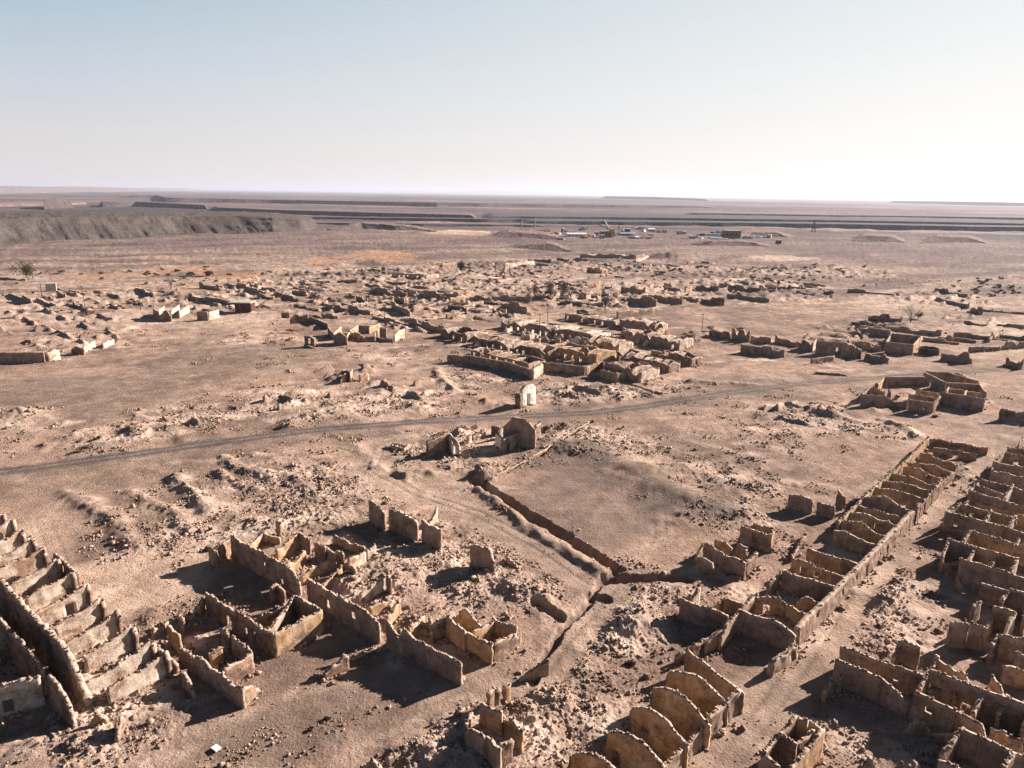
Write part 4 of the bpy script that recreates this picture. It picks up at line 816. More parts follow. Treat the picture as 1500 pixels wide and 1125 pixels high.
ruin('ruined_house', 'shadow-filled house with a bright ochre cell wall and twin piers in the right block', [
    (1438, 854, 1476, 866, dict(h=2.6, part='back_wall', m='mud', jag=.06)), (1480, 863, 1530, 874, dict(h=2.6, part='back_wall', m='mud', jag=.08)), (1466, 880, 1480, 862, dict(h=2.5, part='cross_wall', m='stone')), (1456, 888, 1487, 896, dict(h=2.8, part='partition_wall', m='ochre', jag=.06)),
    (1426, 888, 1437, 879, dict(h=2.9, part='pier', m='stone', prof=[(0, 1), (.5, 1), (1, .95)])), (1392, 911, 1418, 914, dict(h=2.9, part='front_wall', m='mud', jag=.06)), (1421, 913, 1444, 918, dict(h=2.8, part='front_wall', m='mud', jag=.08)), (1476, 912, 1487, 896, dict(h=2.5, part='cross_wall', m='white')), (1500, 902, 1510, 876, dict(h=2.5, part='cross_wall', m='stone')), (1454, 946, 1464, 928, dict(h=2.3, part='cross_wall', m='stone')), (1444, 918, 1456, 900, dict(h=1.9, part='cross_wall', m='ochre')), (1470, 974, 1520, 988, dict(h=1.9, part='back_wall', m='ochre')), (1464, 928, 1530, 941, dict(h=2.8, part='front_wall', m='mud')), (1488, 955, 1530, 966, dict(h=2.4, part='front_wall', m='mud'))])
ruin('ruined_house', 'long shadowed yard with two parallel dark walls starting at the street in the lower right', [
    (1232, 947, 1300, 973, dict(h=2.4, part='long_wall', m='mud', jag=.08)), (1300, 973, 1352, 989, dict(h=2.4, part='long_wall', m='mud', jag=.08, holes=[(.3, .5, 1, 1.6)])), (1224, 966, 1292, 995, dict(h=2.8, part='front_wall', m='mud', jag=.06)), (1292, 995, 1330, 1030, dict(h=2.7, h1=1.6, part='front_wall', m='mud', jag=.08)),
    (1320, 938, 1349, 949, dict(h=2.6, part='back_wall', m='mud', jag=.08)), (1308, 966, 1320, 938, dict(h=1.2, h1=2.6, part='end_wall', m='ochre')), (1208, 1012, 1222, 990, dict(h=1.4, h1=1.9, part='pier', m='stone')), (1232, 988, 1240, 978, dict(h=1.8, part='pier', m='stone'))])
ruin('ruined_house', 'lower right house with a wall hole framing sunlit rubble', [
    (1362, 980, 1440, 1010, dict(h=3.2, part='long_wall', m='mud', jag=.06, holes=[(.18, 1.3, .4, 2.2), (.8, 1.2, .2, 1.6)])), (1440, 1010, 1530, 1042, dict(h=3.2, part='long_wall', m='mud', jag=.06)), (1340, 1012, 1400, 1042, dict(h=3.0, part='front_wall', m='mud', jag=.08, holes=[(.4, .7, 1.8, 2.5)])), (1400, 1042, 1448, 1066, dict(h=2.9, part='front_wall', m='mud', prof=[(0, 1), (.8, 1), (1, .6)])),
    (1346, 1008, 1362, 980, dict(h=3.0, part='end_wall', m='mud')), (1426, 1048, 1441, 1012, dict(h=2.6, h1=3.1, part='cross_wall', m='stone')), (1368, 962, 1424, 990, dict(h=2.7, part='back_wall', m='ochre', prof=[(0, 1.1), (.6, .85), (.8, 1.05), (1, .6)])), (1366, 974, 1374, 960, dict(h=2.6, part='end_wall', m='ochre')),
    (1464, 1044, 1478, 1018, dict(h=2.5, part='cross_wall', m='stone')), (1500, 1062, 1514, 1034, dict(h=2.6, part='cross_wall', m='stone')), (1450, 1068, 1500, 1086, dict(h=1.8, part='front_wall', m='mud')), (1398, 1018, 1408, 999, dict(h=2.0, part='cross_wall', m='ochre')), (1454, 990, 1476, 1010, dict(h=2.4, part='pier', m='ochre', prof=[(0, 1), (.5, .95), (1, .4)])), (1328, 1052, 1354, 1056, dict(h=1.8, part='outer_wall', m='mud', prof=[(0, .3), (.6, 1.1), (1, 1)])), (1354, 1058, 1400, 1069, dict(h=1.6, part='outer_wall', m='mud', prof=[(0, 1), (.3, .6), (1, .9)])), (1456, 1068, 1482, 1078, dict(h=2.0, part='pier', m='ochre', prof=[(0, .7), (.5, 1.1), (1, .7)]))])
ruin('ruined_house', 'corner house with a dark front wall at the very bottom right', [
    (1408, 1066, 1480, 1100, dict(h=3.1, part='front_wall', m='mud', jag=.06)), (1380, 1104, 1408, 1066, dict(h=2.8, h1=3.1, part='end_wall', m='stone')), (1376, 1110, 1416, 1130, dict(h=2.7, part='front_wall', m='mud')), (1470, 1124, 1484, 1098, dict(h=3.0, part='cross_wall', m='stone')), (1484, 1102, 1530, 1112, dict(h=2.4, part='front_wall', m='mud'))])
ruin('broken_wall', 'pointed ruined gable among rubble below the long shadowed yard', [(1256, 1114, 1290, 1116, dict(h=3.0, prof=[(0, .5), (.5, 1.2), (1, .55)]))], mt='stone')
ruin('ruined_house', 'small two-celled box open to the sky at the bottom edge of the street', [
    (1140, 1075, 1167, 1048, dict(h=2.9, part='end_wall', m='stone', jag=.35)), (1167, 1048, 1184, 1056, dict(h=2.9, part='back_wall', m='ochre')), (1140, 1075, 1168, 1089, dict(h=2.6, part='partition_wall', m='mud')), (1118, 1102, 1140, 1075, dict(h=2.6, part='end_wall', m='stone')), (1116, 1103, 1142, 1124, dict(h=2.4, part='front_wall', m='mud')),
    (1186, 1056, 1206, 1068, dict(h=2.4, part='back_wall', m='stone')), (1206, 1068, 1158, 1126, dict(h=2.8, part='street_wall', m='ochre')), (1168, 1090, 1190, 1070, dict(h=2.0, part='cross_wall', m='stone'))])
HK[0] = 1.0
# --- compound beyond the road on the right
ruin('ruined_house', 'intact-looking walled compound with an arched doorway beyond the long row', [
    (1297, 552, 1354, 552, dict(h=2.9, part='back_wall', m='mud', jag=.06)), (1354, 545, 1386, 560, dict(h=3.6, part='front_wall', m='mud', jag=.06, holes=[(.36, 1.4, -.5, 2.4)])), (1386, 560, 1434, 563, dict(h=3.0, part='front_wall', m='mud', jag=.06)),
    (1434, 562, 1445, 574, dict(h=3.2, part='end_wall', m='mud')), (1379, 574, 1443, 584, dict(h=3.6, part='front_wall', m='mud', jag=.05)), (1379, 543, 1434, 558, dict(h=2.8, part='back_wall', m='ochre', jag=.15)), (1356, 543, 1405, 546, dict(h=2.9, part='back_wall', m='ochre')), (1405, 546, 1434, 560, dict(h=2.6, part='back_wall', m='ochre', jag=.3)),
    (1262, 578, 1297, 580, dict(h=3.3, part='front_wall', m='mud', jag=.08)), (1297, 580, 1312, 590, dict(h=3.0, h1=1.2, part='front_wall', m='mud')), (1312, 590, 1332, 585, dict(h=1.2, h1=3, part='front_wall', m='mud')), (1332, 585, 1367, 590, dict(h=3.3, part='front_wall', m='mud', jag=.06, holes=[(.7, .8, 1.2, 2.0)])),
    (1367, 590, 1380, 577, dict(h=3.0, part='end_wall', m='stone', jag=.4)), (1332, 576, 1368, 582, dict(h=2.6, part='back_wall', m='ochre')), (1342, 571, 1377, 576, dict(h=2.6, part='back_wall', m='ochre')), (1297, 552, 1286, 563, dict(h=2.6, part='end_wall', m='ochre')),
    (1272, 568, 1297, 573, dict(h=2.8, part='back_wall', m='ochre', prof=[(0, .7), (.3, 1.1), (1, .9)])), (1262, 577, 1272, 568, dict(h=2.8, part='end_wall', m='stone')), (1302, 570, 1305, 574, dict(h=2.6, part='pier', m='stone')), (1386, 572, 1390, 566, dict(h=2.8, part='cross_wall', m='white')), (1412, 577, 1416, 571, dict(h=2.8, part='cross_wall', m='white')), (1388, 568, 1442, 576, dict(h=2.6, part='back_wall', m='ochre'))])
# --- village block
row('ruined_row_house', 'long village row with sunlit room floors and a dark windowed front', (734, 468), (866, 488), 13, 12, 4.2, doors=.8, seed=3, gable=.1, inner='lime', skip=0, hb=3.6)
row('ruined_row_house', 'gabled row of brown partitions in front of the long village row', (694, 492), (800, 513), 11, 9, 3.8, doors=.7, seed=5, gable=.4, mt='stone')
row('ruined_row_house', 'pale row of crumbling walls in the very middle of the village block', (800, 505), (872, 517), 12, 6, 4.1, doors=.8, seed=6, gable=.1, mt='ochre')
row('ruined_row_house', 'row behind the long brown front wall at the near edge of the village block', (690, 512), (772, 530), 9, 7, 2.7, doors=.6, seed=7, gable=.2, mt='stone')
row('ruined_row_house', 'farthest short row with green-stained rooms at the right rear of the village block', (908, 467), (958, 473), 11, 6, 4.1, doors=.2, seed=8, gable=.3)
row('ruined_row_house', 'row with one plain dark front and two bright rooms right of the village centre', (909, 482), (944, 488), 12, 3, 4.6, doors=0, seed=9)
row('ruined_row_house', 'row ending in a dark square house beside the pole right of the village block', (944, 489), (994, 498), 11, 4, 4.1, doors=.3, seed=10)
row('ruined_row_house', 'jagged low row curving out at the right end of the village block', (904, 514), (978, 533), 8, 6, 3.5, doors=.2, seed=11, gable=.3, mt='stone')
row('ruined_row_house', 'row of brown gabled rooms above the corner yard of the village block', (886, 530), (938, 542), 11, 4, 4.3, doors=.5, seed=12, gable=.15)
row('ruined_row_house', 'low row at the left rear of the village block under the poles', (828, 458), (900, 470), 10, 7, 3.0, doors=.3, seed=13, gable=.1)
row('ruined_row_house', 'small broken row at the left tip of the village block', (646, 480), (682, 489), 12, 3, 3.8, doors=.4, seed=14, mt='stone')
row('ruined_row_house', 'row of low walls between the pale row and the plain dark front', (852, 492), (905, 503), 10, 5, 3.5, doors=.6, seed=15, mt='ochre')
row('ruined_row_house', 'ragged outermost rooms at the far right of the village block', (980, 514), (1012, 523), 8, 3, 3.5, doors=.2, seed=16, mt='stone')
ruin('boundary_wall', 'long brown wall along the near edge of the village block', [(655, 519, 687, 521, dict(h=2.6, part='wall')), (687, 520, 743, 530, dict(h=2.9, part='wall', jag=.15)), (743, 530, 776, 541, dict(h=2.9, part='wall', jag=.12))], mt='mud')
ruin('boundary_wall', 'straight dark wall of the near yard right of the sunlit pier', [(794, 530, 857, 537, dict(h=3.0, part='wall', jag=.08)), (858, 537, 882, 529, dict(h=2.8, part='wall', jag=.1)), (884, 529, 886, 542, dict(h=2.8, part='wall'))], mt='mud')
ruin('gate_pier', 'sunlit broken pier between the two near walls of the village block', [(779, 541, 793, 533, dict(h=3.4, jag=.3))], mt='white', th=1.4)
ruin('yard_wall', 'square corner yard at the near right of the village block', [(880, 542, 905, 548, dict(h=2.9, part='wall', jag=.06)), (905, 548, 937, 538, dict(h=2.8, part='wall', jag=.06)), (895, 536, 920, 540, dict(h=2.8, part='wall', jag=.1, holes=[(.5, 1, -.5, 2)]))], mt='mud')
ruin('ruined_house', 'dark upright house end beside the corner yard of the village block', [(936, 530, 952, 531, dict(h=3.0, part='wall')), (953, 530, 966, 533, dict(h=3.0, part='wall', prof=[(0, 1.1), (1, .7)])), (966, 533, 972, 529, dict(h=2.6, part='wall'))], mt='mud')
# --- chapel-like ruin, arch and scattered walls in the centre
def chapel():
    c = G(755, 650); 
    W = [(738, 616, 785, 624, dict(h=5.4, part='gable_wall', m='mud', jag=.06, prof=[(0, .72), (.05, .78), (.36, 1.3), (.44, 1.36), (.58, 1.34), (1, .78)], th=.7)),
         (736, 644, 783, 625, dict(h=3.2, part='front_wall', m='stone', jag=.12, holes=[(.17, 1.0, -.5, 1.8), (.55, 1.0, .3, 1.7), (.88, .9, -.5, 1.6)], th=.6)), (727, 634, 737, 643, dict(h=3.0, part='side_wall', m='lime', jag=.15)), (784, 625, 791, 619, dict(h=3.6, part='side_wall', m='stone')),
         (730, 628, 758, 621, dict(h=2.8, part='inner_wall', m='lime', jag=.2)), (720, 624, 732, 626, dict(h=2.2, part='side_wall', m='stone'))]
    ruin('ruined_chapel', 'roofless gabled building with a tall blunt gable beside the road', W)
chapel()
ruin('ruined_gateway', 'isolated whitewashed arched facade fragment on the far side of the road', [
    (763, 569, 783, 563, dict(h=5.4, part='arched_facade', m='lime', jag=.08, prof=[(0, .9), (.2, 1.03), (.6, 1.08), (.85, 1.02), (1, .85)], holes=[(.42, 1.3, -.5, 3.4)], th=.9)), (755, 576, 763, 577, dict(h=4.2, part='side_wall', m='stone', jag=.1, prof=[(0, .95), (1, .95)], th=.6))])
ruin('ruined_house', 'masonry ruin with a whitewashed doorway wall left of the gabled building', [
    (625, 644, 657, 636, dict(h=4.0, part='side_wall', m='stone', prof=[(0, .85), (.2, .9), (.7, 1), (1, 1.1)], jag=.2, th=.6)), (656, 635, 673, 643, dict(h=4.0, part='door_wall', m='lime', holes=[(.6, 1.0, -.5, 1.9)], prof=[(0, 1.1), (.5, .9), (1, .6)])), (660, 636, 662, 648, dict(h=3.2, part='pier', m='white'))])
ruin('broken_wall', 'two low white stumps between the doorway ruin and the gabled building', [(684, 640, 690, 638, dict(h=1.9, part='pier', m='white')), (704, 630, 711, 628, dict(h=2.0, part='pier', m='white')), (692, 640, 704, 636, dict(h=1.1, part='wall', m='stone')), (660, 628, 700, 620, dict(h=1.3, part='wall', m='stone', prof=[(0, .5), (.4, 1), (.7, .4), (1, 1.1)]))])
ruin('foundation', 'small pale concrete frame footing lying at the left tip of the central rubble', [(573, 652, 578, 649, dict(h=.7, part='kerb', m='white', jag=.05)), (578, 649, 597, 654, dict(h=.7, part='kerb', m='white', jag=.05)), (573, 652, 590, 657, dict(h=.7, part='kerb', m='white', jag=.05)), (590, 657, 597, 654, dict(h=.7, part='kerb', m='white', jag=.05)), (584, 650, 580, 654, dict(h=.7, part='kerb', m='white', jag=.05))])
ruin('channel_wall', 'narrow stone lip following the thin ditch above the trench', [(862, 617, 792, 661, dict(h=.34, part='wall', jag=.3)), (792, 661, 714, 702, dict(h=.3, part='wall', jag=.3))], mt='stone', th=.5)
# --- ruins left of the village block
ruin('ruined_house', 'lone doorway stub standing dark on the plain left of the gabled cottages', [(446, 491, 460, 492, dict(h=4.2, part='wall', holes=[(.5, .9, 1.2, 3.2)], prof=[(0, .95), (.5, 1), (1, .75)], jag=.2)), (443, 505, 462, 507, dict(h=1.0, part='step', prof=[(0, .5), (.5, 1), (1, .4)]))], mt='stone')
ruin('ruined_house', 'left gabled cottage shell of the group below the thin pole', [(489, 487, 508, 491, dict(h=4.0, part='gable_wall', prof=[(0, .7), (.5, 1.15), (1, .75)], jag=.1)), (481, 480, 489, 489, dict(h=2.8, part='side_wall')), (489, 488, 500, 478, dict(h=2.8, part='side_wall', m='ochre')), (508, 491, 516, 481, dict(h=2.4, part='side_wall', m='ochre'))])
ruin('ruined_house', 'middle brown-walled cottage shell of the group below the thin pole', [(514, 485, 536, 492, dict(h=2.6, part='gable_wall', m='ochre', prof=[(0, .8), (.5, 1.15), (1, .5)])), (512, 484, 524, 476, dict(h=3.0, part='side_wall')), (524, 476, 542, 478, dict(h=2.2, part='back_wall'))])
ruin('ruined_house', 'right cottage shell with a dark end wall at the foot of the thin pole', [(548, 489, 556, 481, dict(h=3.2, part='side_wall')), (556, 480, 566, 481, dict(h=4.4, part='gable_wall', jag=.1)), (550, 494, 575, 496, dict(h=1.8, part='front_wall', m='stone')), (540, 480, 556, 474, dict(h=2.6, part='side_wall', m='ochre'))])
ruin('broken_wall', 'pale sunlit slab at the right of the cottage shells', [(577, 488, 592, 482, dict(h=3.8, prof=[(0, .7), (.4, 1), (1, 1)]))], mt='white', jag=.1)
ruin('broken_wall', 'cluster of leaning pink wall teeth on the rough slope above the road', [(498, 552, 508, 548, dict(h=2.4, part='tooth', prof=[(0, .4), (.8, 1.2), (1, .6)])), (512, 548, 516, 542, dict(h=2.8, part='tooth')), (526, 550, 540, 547, dict(h=2.0, part='tooth', prof=[(0, 1), (.4, .5), (.7, 1.1), (1, .7)]))], mt='ochre')
ruin('broken_wall', 'dark retaining wall at the left edge above the smooth slope', [(-40, 517, 64, 516, dict(h=3.6, part='wall', jag=.15)), (66, 516, 84, 512, dict(h=3.4, part='end_pier', m='white', jag=.6, th=1.6))], mt='mud')
ruin('broken_wall', 'broken eroded wall blocks right of the dark retaining wall', [(104, 506, 122, 508, dict(h=3.0, part='wall', prof=[(0, .6), (.4, 1), (1, .8)])), (122, 506, 138, 500, dict(h=2.6, part='wall', m='white', jag=.6)), (150, 503, 166, 496, dict(h=2.0, part='wall', m='white', jag=.5))], mt='stone')
ruin('broken_wall', 'toothed white house remains left of the red shed', [(224, 452, 232, 456, dict(h=4, part='wall')), (238, 453, 250, 457, dict(h=4.2, part='wall', prof=[(0, .8), (.5, 1.1), (1, .5)])), (232, 454, 240, 448, dict(h=3.6, part='wall', m='white')), (250, 455, 262, 446, dict(h=3.6, part='wall', m='white')), (262, 456, 276, 447, dict(h=3.2, part='wall', m='white'))], mt='mud')
ruin('ruined_house', 'square hut ruin with one lit side just left of the red shed', [(288, 456, 304, 457, dict(h=4.0, part='wall', jag=.1)), (304, 457, 320, 454, dict(h=3.8, part='wall', m='white', jag=.1))], mt='mud')
ruin('broken_wall', 'dark eroded hump wall right of the red shed with a trailing low end', [(424, 460, 452, 458, dict(h=4.4, part='wall', prof=[(0, .5), (.3, 1), (.6, .8), (1, 1)], jag=.4)), (452, 462, 480, 474, dict(h=2.6, part='wall', jag=.3)), (412, 458, 424, 458, dict(h=2.4, part='wall'))], mt='stone')
row('ruined_row_house', 'pale ruined terrace whose white gables line the far edge by the mine', (850, 372), (930, 373), 16, 6, 4.6, doors=.1, seed=21, gable=.1, inner='white', skip=0)
row('ruined_row_house', 'receding row of lit door piers joining the pale terrace near the mine', (930, 381), (948, 374), 4, 9, 3.2, doors=1, seed=22, gable=.1, mt='white', inner='white', skip=0)
row('ruined_row_house', 'ochre colonnade of narrow piers below the pale terrace', (860, 392), (880, 393), 8, 6, 5.2, doors=1, seed=23, mt='ochre', gable=.1, skip=0)
row('ruined_row_house', 'bright broken colonnade on the low rise left of the pale terrace', (738, 386), (775, 382), 6, 9, 4.4, doors=1, seed=24, mt='white', inner='white', gable=.1, skip=0)
row('ruined_row_house', 'pale comb of walls beside dark bushes in the far middle', (574, 400), (622, 402), 12, 7, 3.6, doors=.5, seed=25, mt='white', inner='white', gable=.2)
FAR = [  # x0, y0, x1, y1, height, label
 (292, 416, 326, 418, 3.0, 'dark far wall left of a white stub near the orange soil'), (333, 414, 361, 417, 3.4, 'dark far wall right of the white stub near the orange soil'), (360, 420, 402, 428, 3.0, 'far stepped wall below the orange soil strip'), (276, 429, 346, 439, 3.6, 'long dark wall behind the red shed'),
 (396, 424, 430, 433, 3.2, 'dark wall running down right of the red shed roof'), (428, 424, 449, 428, 2.8, 'short wall at the foot of the bare bush by the orange soil'), (453, 410, 483, 411, 2.4, 'flat low wall above the dotted bushes'), (494, 410, 524, 411, 2.6, 'straight dark wall left of the pale comb of walls'),
 (542, 404, 562, 405, 2.2, 'short low wall just left of the pale comb'), (566, 413, 616, 414, 2.6, 'straight dark wall under the pale comb'), (544, 420, 572, 425, 3.4, 'dark lump of wall below the straight wall of the comb'), (580, 421, 610, 426, 3.4, 'dark wall beside an ochre niche in the far middle'),
 (614, 426, 672, 431, 3.8, 'longest dark wall in the far middle left of the track'), (578, 434, 592, 437, 3.6, 'small dark house shell alone on pale ground'), (522, 431, 538, 436, 3.4, 'small slanting wall above the tangle of bushes'), (476, 444, 510, 450, 3.0, 'left half of the low dark line behind the cottage shells'), (510, 447, 542, 452, 3.4, 'right half of the low dark line behind the cottage shells'),
 (574, 444, 600, 456, 2.8, 'slanting dark bank wall above the thin pole'), (604, 452, 640, 446, 2.2, 'low spreading wall left part behind the village block'), (640, 446, 680, 443, 2.6, 'low spreading wall right part behind the village block'), (600, 467, 650, 479, 3.0, 'dark wall leading up to the left tip of the village block'), (546, 462, 592, 472, 1.8, 'thin low wall right of the thin pole base'),
 (196, 422, 224, 429, 3.0, 'thin dark wall left of the bare round bush'), (12, 427, 45, 438, 3.2, 'dark heap-like wall near the left edge below the big tree'), (54, 437, 82, 446, 2.2, 'low shadowed wall under the small square hut'), (80, 422, 124, 431, 1.6, 'thin wall line running from the small square hut to the leaning pole'), (0, 408, 38, 410, 2.2, 'low dark wall at the left edge by the big tree'),
 (720, 430, 778, 433, 4.0, 'clean long dark wall in front of the dark thicket'), (735, 442, 772, 449, 4.2, 'thick dark wall directly below the clean long wall'), (775, 379, 808, 382, 3.0, 'dark wall right of the bright broken colonnade'), (840, 379, 861, 381, 3.2, 'small flat wall left above the ochre colonnade'), (883, 386, 898, 388, 4.0, 'dark square wall right of the ochre colonnade'), (905, 381, 921, 382, 3.0, 'tiny walled room under the pale terrace'),
 (910, 421, 946, 423, 4.0, 'blue-shadowed straight wall right of the dark bare tree'), (918, 434, 962, 440, 4.0, 'large mound-like dark wall below the blue-shadowed wall'), (950, 431, 1000, 439, 3.4, 'ragged dark wall right of the large mound-like wall'), (904, 456, 958, 449, 3.8, 'rising dark wall beyond the rear of the village block'), (820, 440, 884, 443, 2.6, 'low wall left of the foot of the dark bare tree'), (845, 452, 862, 453, 2.8, 'small dark pen left of the dark bare tree foot'),
 (1020, 418, 1053, 420, 3.6, 'left straight wall of the group above the open plain'), (1067, 417, 1116, 421, 4.0, 'upper wall with a pale gap above the open plain'), (1066, 428, 1128, 435, 3.8, 'long lower wall above the open plain'), (1028, 434, 1062, 437, 4.4, 'thick dark wall at the upper left of the open plain'), (1000, 433, 1024, 437, 3.0, 'humped dark wall left of the thick wall by the plain'),
 (1155, 418, 1172, 420, 2.4, 'short dark wall above the middle of the open plain'), (1207, 426, 1222, 428, 2.6, 'short dark wall above the right of the open plain'), (1242, 424, 1318, 430, 3.0, 'long low dark wall far right above the bare sand'), (1370, 422, 1418, 430, 4.0, 'tapering dark bank wall on the far right'), (1372, 436, 1420, 446, 3.0, 'dark wall ending in a dark block on the far right'), (1424, 447, 1440, 452, 3.6, 'dark block closing the tapering walls on the far right'), (1440, 454, 1510, 458, 1.4, 'thin low wall touching the right edge'),
 (1040, 482, 1070, 488, 3.0, 'bushy dark wall between the pole and the right ruins'), (1073, 482, 1099, 487, 4.2, 'tall dark wall left of the slim white post'), (1101, 489, 1130, 494, 3.0, 'humped dark wall right of the slim white post'), (1136, 491, 1171, 498, 3.2, 'broken dark wall in the middle of the right ruins'), (1172, 497, 1191, 503, 3.8, 'dark wall with a lit side left of the big right house'), (1086, 504, 1150, 511, 3.4, 'sunken dark wall ending in a rounded lit stub'),
 (1300, 477, 1380, 484, 2.6, 'mounded dark wall at the foot of the bare branching tree'), (1273, 458, 1322, 462, 4.0, 'straight wall left behind the bare branching tree'), (1398, 486, 1456, 490, 2.6, 'clean low wall alone on the right plain'), (1456, 490, 1470, 483, 2.6, 'short return running back from the clean low wall'), (1420, 508, 1466, 506, 2.4, 'wavy dark wall right above the round tank'), (1468, 503, 1510, 500, 2.8, 'dark wall at the right edge above the square pen'), (1380, 513, 1426, 518, 4.0, 'broad dark mound wall right of the round tank'), (1476, 521, 1500, 527, 3.8, 'small dark pen wall at the right edge'),
 (1466, 598, 1520, 602, 3.4, 'dark wall at the right edge beside the arched compound'), (1265, 502, 1290, 505, 3.0, 'low cell wall in the heap left of the right box house'), (1268, 516, 1303, 521, 3.0, 'lowest front wall of the heap left of the right box house'), (1255, 484, 1278, 480, 2.4, 'rubble-choked wall left of the right box house'), (1195, 545, 1240, 548, .9, 'faint footing beside the forked road'),
]
for x0, y0, x1, y1, h, lab in FAR:
    rr = random.Random(x0 * 7 + y0)
    ruin('ruined_wall', lab, [(x0, y0 - 1, x1, y1 - 1, dict(h=h, prof=steps(rr, 4, .5, 1.1), jag=.22))], cat='ruined wall', mt=rr.choice(['mud', 'stone', 'mud']), group='low ruined walls on the far plain', th=.65)
ruin('ruined_house', 'wide dark house with a tiny white window among the right ruins', [(1196, 499, 1241, 502, dict(h=5, part='front_wall', jag=.1, holes=[(.7, .8, 1.6, 3.0)])), (1191, 503, 1196, 497, dict(h=3.4, part='side_wall', m='white')), (1188, 526, 1222, 521, dict(h=1.8, part='yard_wall', jag=.1)), (1241, 502, 1262, 512, dict(h=3.6, part='side_wall', m='stone', jag=.5))], mt='mud')
ruin('ruined_house', 'open box house with a lit far corner left of the round tank', [(1298, 501, 1338, 505, dict(h=4.0, part='front_wall', jag=.1)), (1338, 505, 1349, 492, dict(h=3.6, part='side_wall', m='ochre')), (1306, 488, 1349, 492, dict(h=4.2, part='back_wall', jag=.15)), (1298, 501, 1306, 488, dict(h=3.6, part='side_wall'))], mt='mud')

INFILL = [(400, 426, 60, 12, 12, 'low mud wall remnant between the red shed and the leafless tangled tree'), (600, 430, 70, 20, 20, 'low wall remnant on the cluttered ground below the pale comb of walls'), (690, 455, 40, 20, 12, 'low wall remnant between the thin pole and the thick dark wall'),
 (830, 432, 60, 14, 14, 'low wall remnant around the dark thicket behind the village block'), (970, 425, 55, 18, 12, 'low wall remnant on the plain right of the columnar bare tree'), (1110, 424, 70, 9, 10, 'low wall remnant among the shrubs above the open plain'), (1262, 492, 22, 16, 10, 'jumbled wall remnant in the dark heap left of the open box house'),
 (700, 398, 80, 8, 12, 'low far wall remnant between the orange soil and the bright colonnade'), (880, 400, 60, 9, 9, 'low far wall remnant around the ochre colonnade'), (160, 442, 100, 22, 9, 'low eroded wall remnant on the plain around the small square hut'), (1410, 495, 60, 22, 7, 'low wall remnant on the right plain beyond the arched compound'), (480, 455, 40, 12, 8, 'low wall remnant just behind the cottage shells'),
 (810, 386, 60, 5, 10, 'low far wall remnant just below the brown bank before the mine'), (990, 392, 60, 8, 10, 'low far wall remnant on the pebbly ground right of the pale terrace'), (510, 398, 60, 6, 8, 'low far wall remnant along the lower edge of the orange soil'),
 (760, 508, 70, 18, 14, 'stub of room wall packed into the left half of the village block'), (900, 505, 70, 22, 16, 'stub of room wall packed into the right half of the village block')]
for cx_, cy_, rx_, ry_, n_, lab in INFILL:
    rr = random.Random(cx_)
    n_ = int(n_ * 1.4)
    for i in range(n_):
        px, py = cx_ + rr.uniform(-1, 1) * rx_, cy_ + rr.uniform(-1, 1) * ry_; A = G(px, py); vil = 'village' in lab
        d_ = D39 if rr.random() < .68 else D48; L = rr.uniform(3, 7) if vil else rr.uniform(4, 15); h = rr.uniform(1.8, 4.0) if vil else rr.choice([.8, 1.2, 1.7, 2.4, 3.0])
        ruin('ruined_wall', lab, [('w', A, A + d_ * L, dict(h=h, prof=steps(rr, 3, .45, 1.1), jag=.22))], cat='ruined wall', mt=rr.choice(['mud', 'stone', 'ochre'] if not vil else ['ochre', 'white', 'mud', 'lime']), group=lab.replace('low ', '').replace('remnant', 'remnants').replace('stub', 'stubs'), th=.6)

# ------------------------------------------------------------------ other things
def at(px, py): 
    x, y = G(px, py); return (float(x), float(y), gz(x, y))
def pole(px, pbase, ptop, label, arm=True, lean=0):
    L = at(px, pbase); h = height_at(px, pbase, ptop) - L[2]; r = empty('utility_pole', L, label, 'pole', 'poles standing among the ruins')
    top = (lean * h, 0, h); rad = max(.11, mpp(px, pbase) * .35)
    V, Fc = tube([((0, 0, -.5), top, rad * 1.2, rad * .8)], 8); mesh('shaft', V, Fc, M['wood'], r)
    if arm:
        V, Fc = tube([((top[0] * .93 - 1.0, -.3, h * .93), (top[0] * .93 + 1.0, .3, h * .93), rad * .5, rad * .5)], 6); ar = mesh('crossarm', V, Fc, M['wood'], r)
        for s in (-.85, .85):
            V, Fc = tube([((top[0] * .93 + s, .3 * s, h * .93), (top[0] * .93 + s, .3 * s, h * .93 + .35), .09, .06)], 6); mesh('insulator', V, Fc, M['cream'], ar)
    return r
pole(1028, 487, 459, 'lone pole on the plain right of the village block'); pole(564, 480, 450, 'thin pole rising behind the cottage shells'); pole(126, 458, 418, 'leaning pole by scrub in the left ruins', lean=-.05)
pole(790, 502, 458, 'left pole of the pair inside the village block'); pole(802, 478, 450, 'right pole of the pair inside the village block'); pole(340, 432, 420, 'small pole standing above the red shed', arm=False)
pole(206, 455, 430, 'slim bare pole left of the toothed white remains', arm=False); pole(62, 436, 414, 'slim bare pole beside the small square hut', arm=False); pole(352, 462, 442, 'pale slim pole at the corner of the red shed', arm=False)
pole(1291, 481, 470, 'short post beside the heap left of the box house', arm=False); pole(1099, 500, 487, 'slim white post among the right ruins', arm=False); pole(441, 425, 410, 'short pole near the orange soil', arm=False)

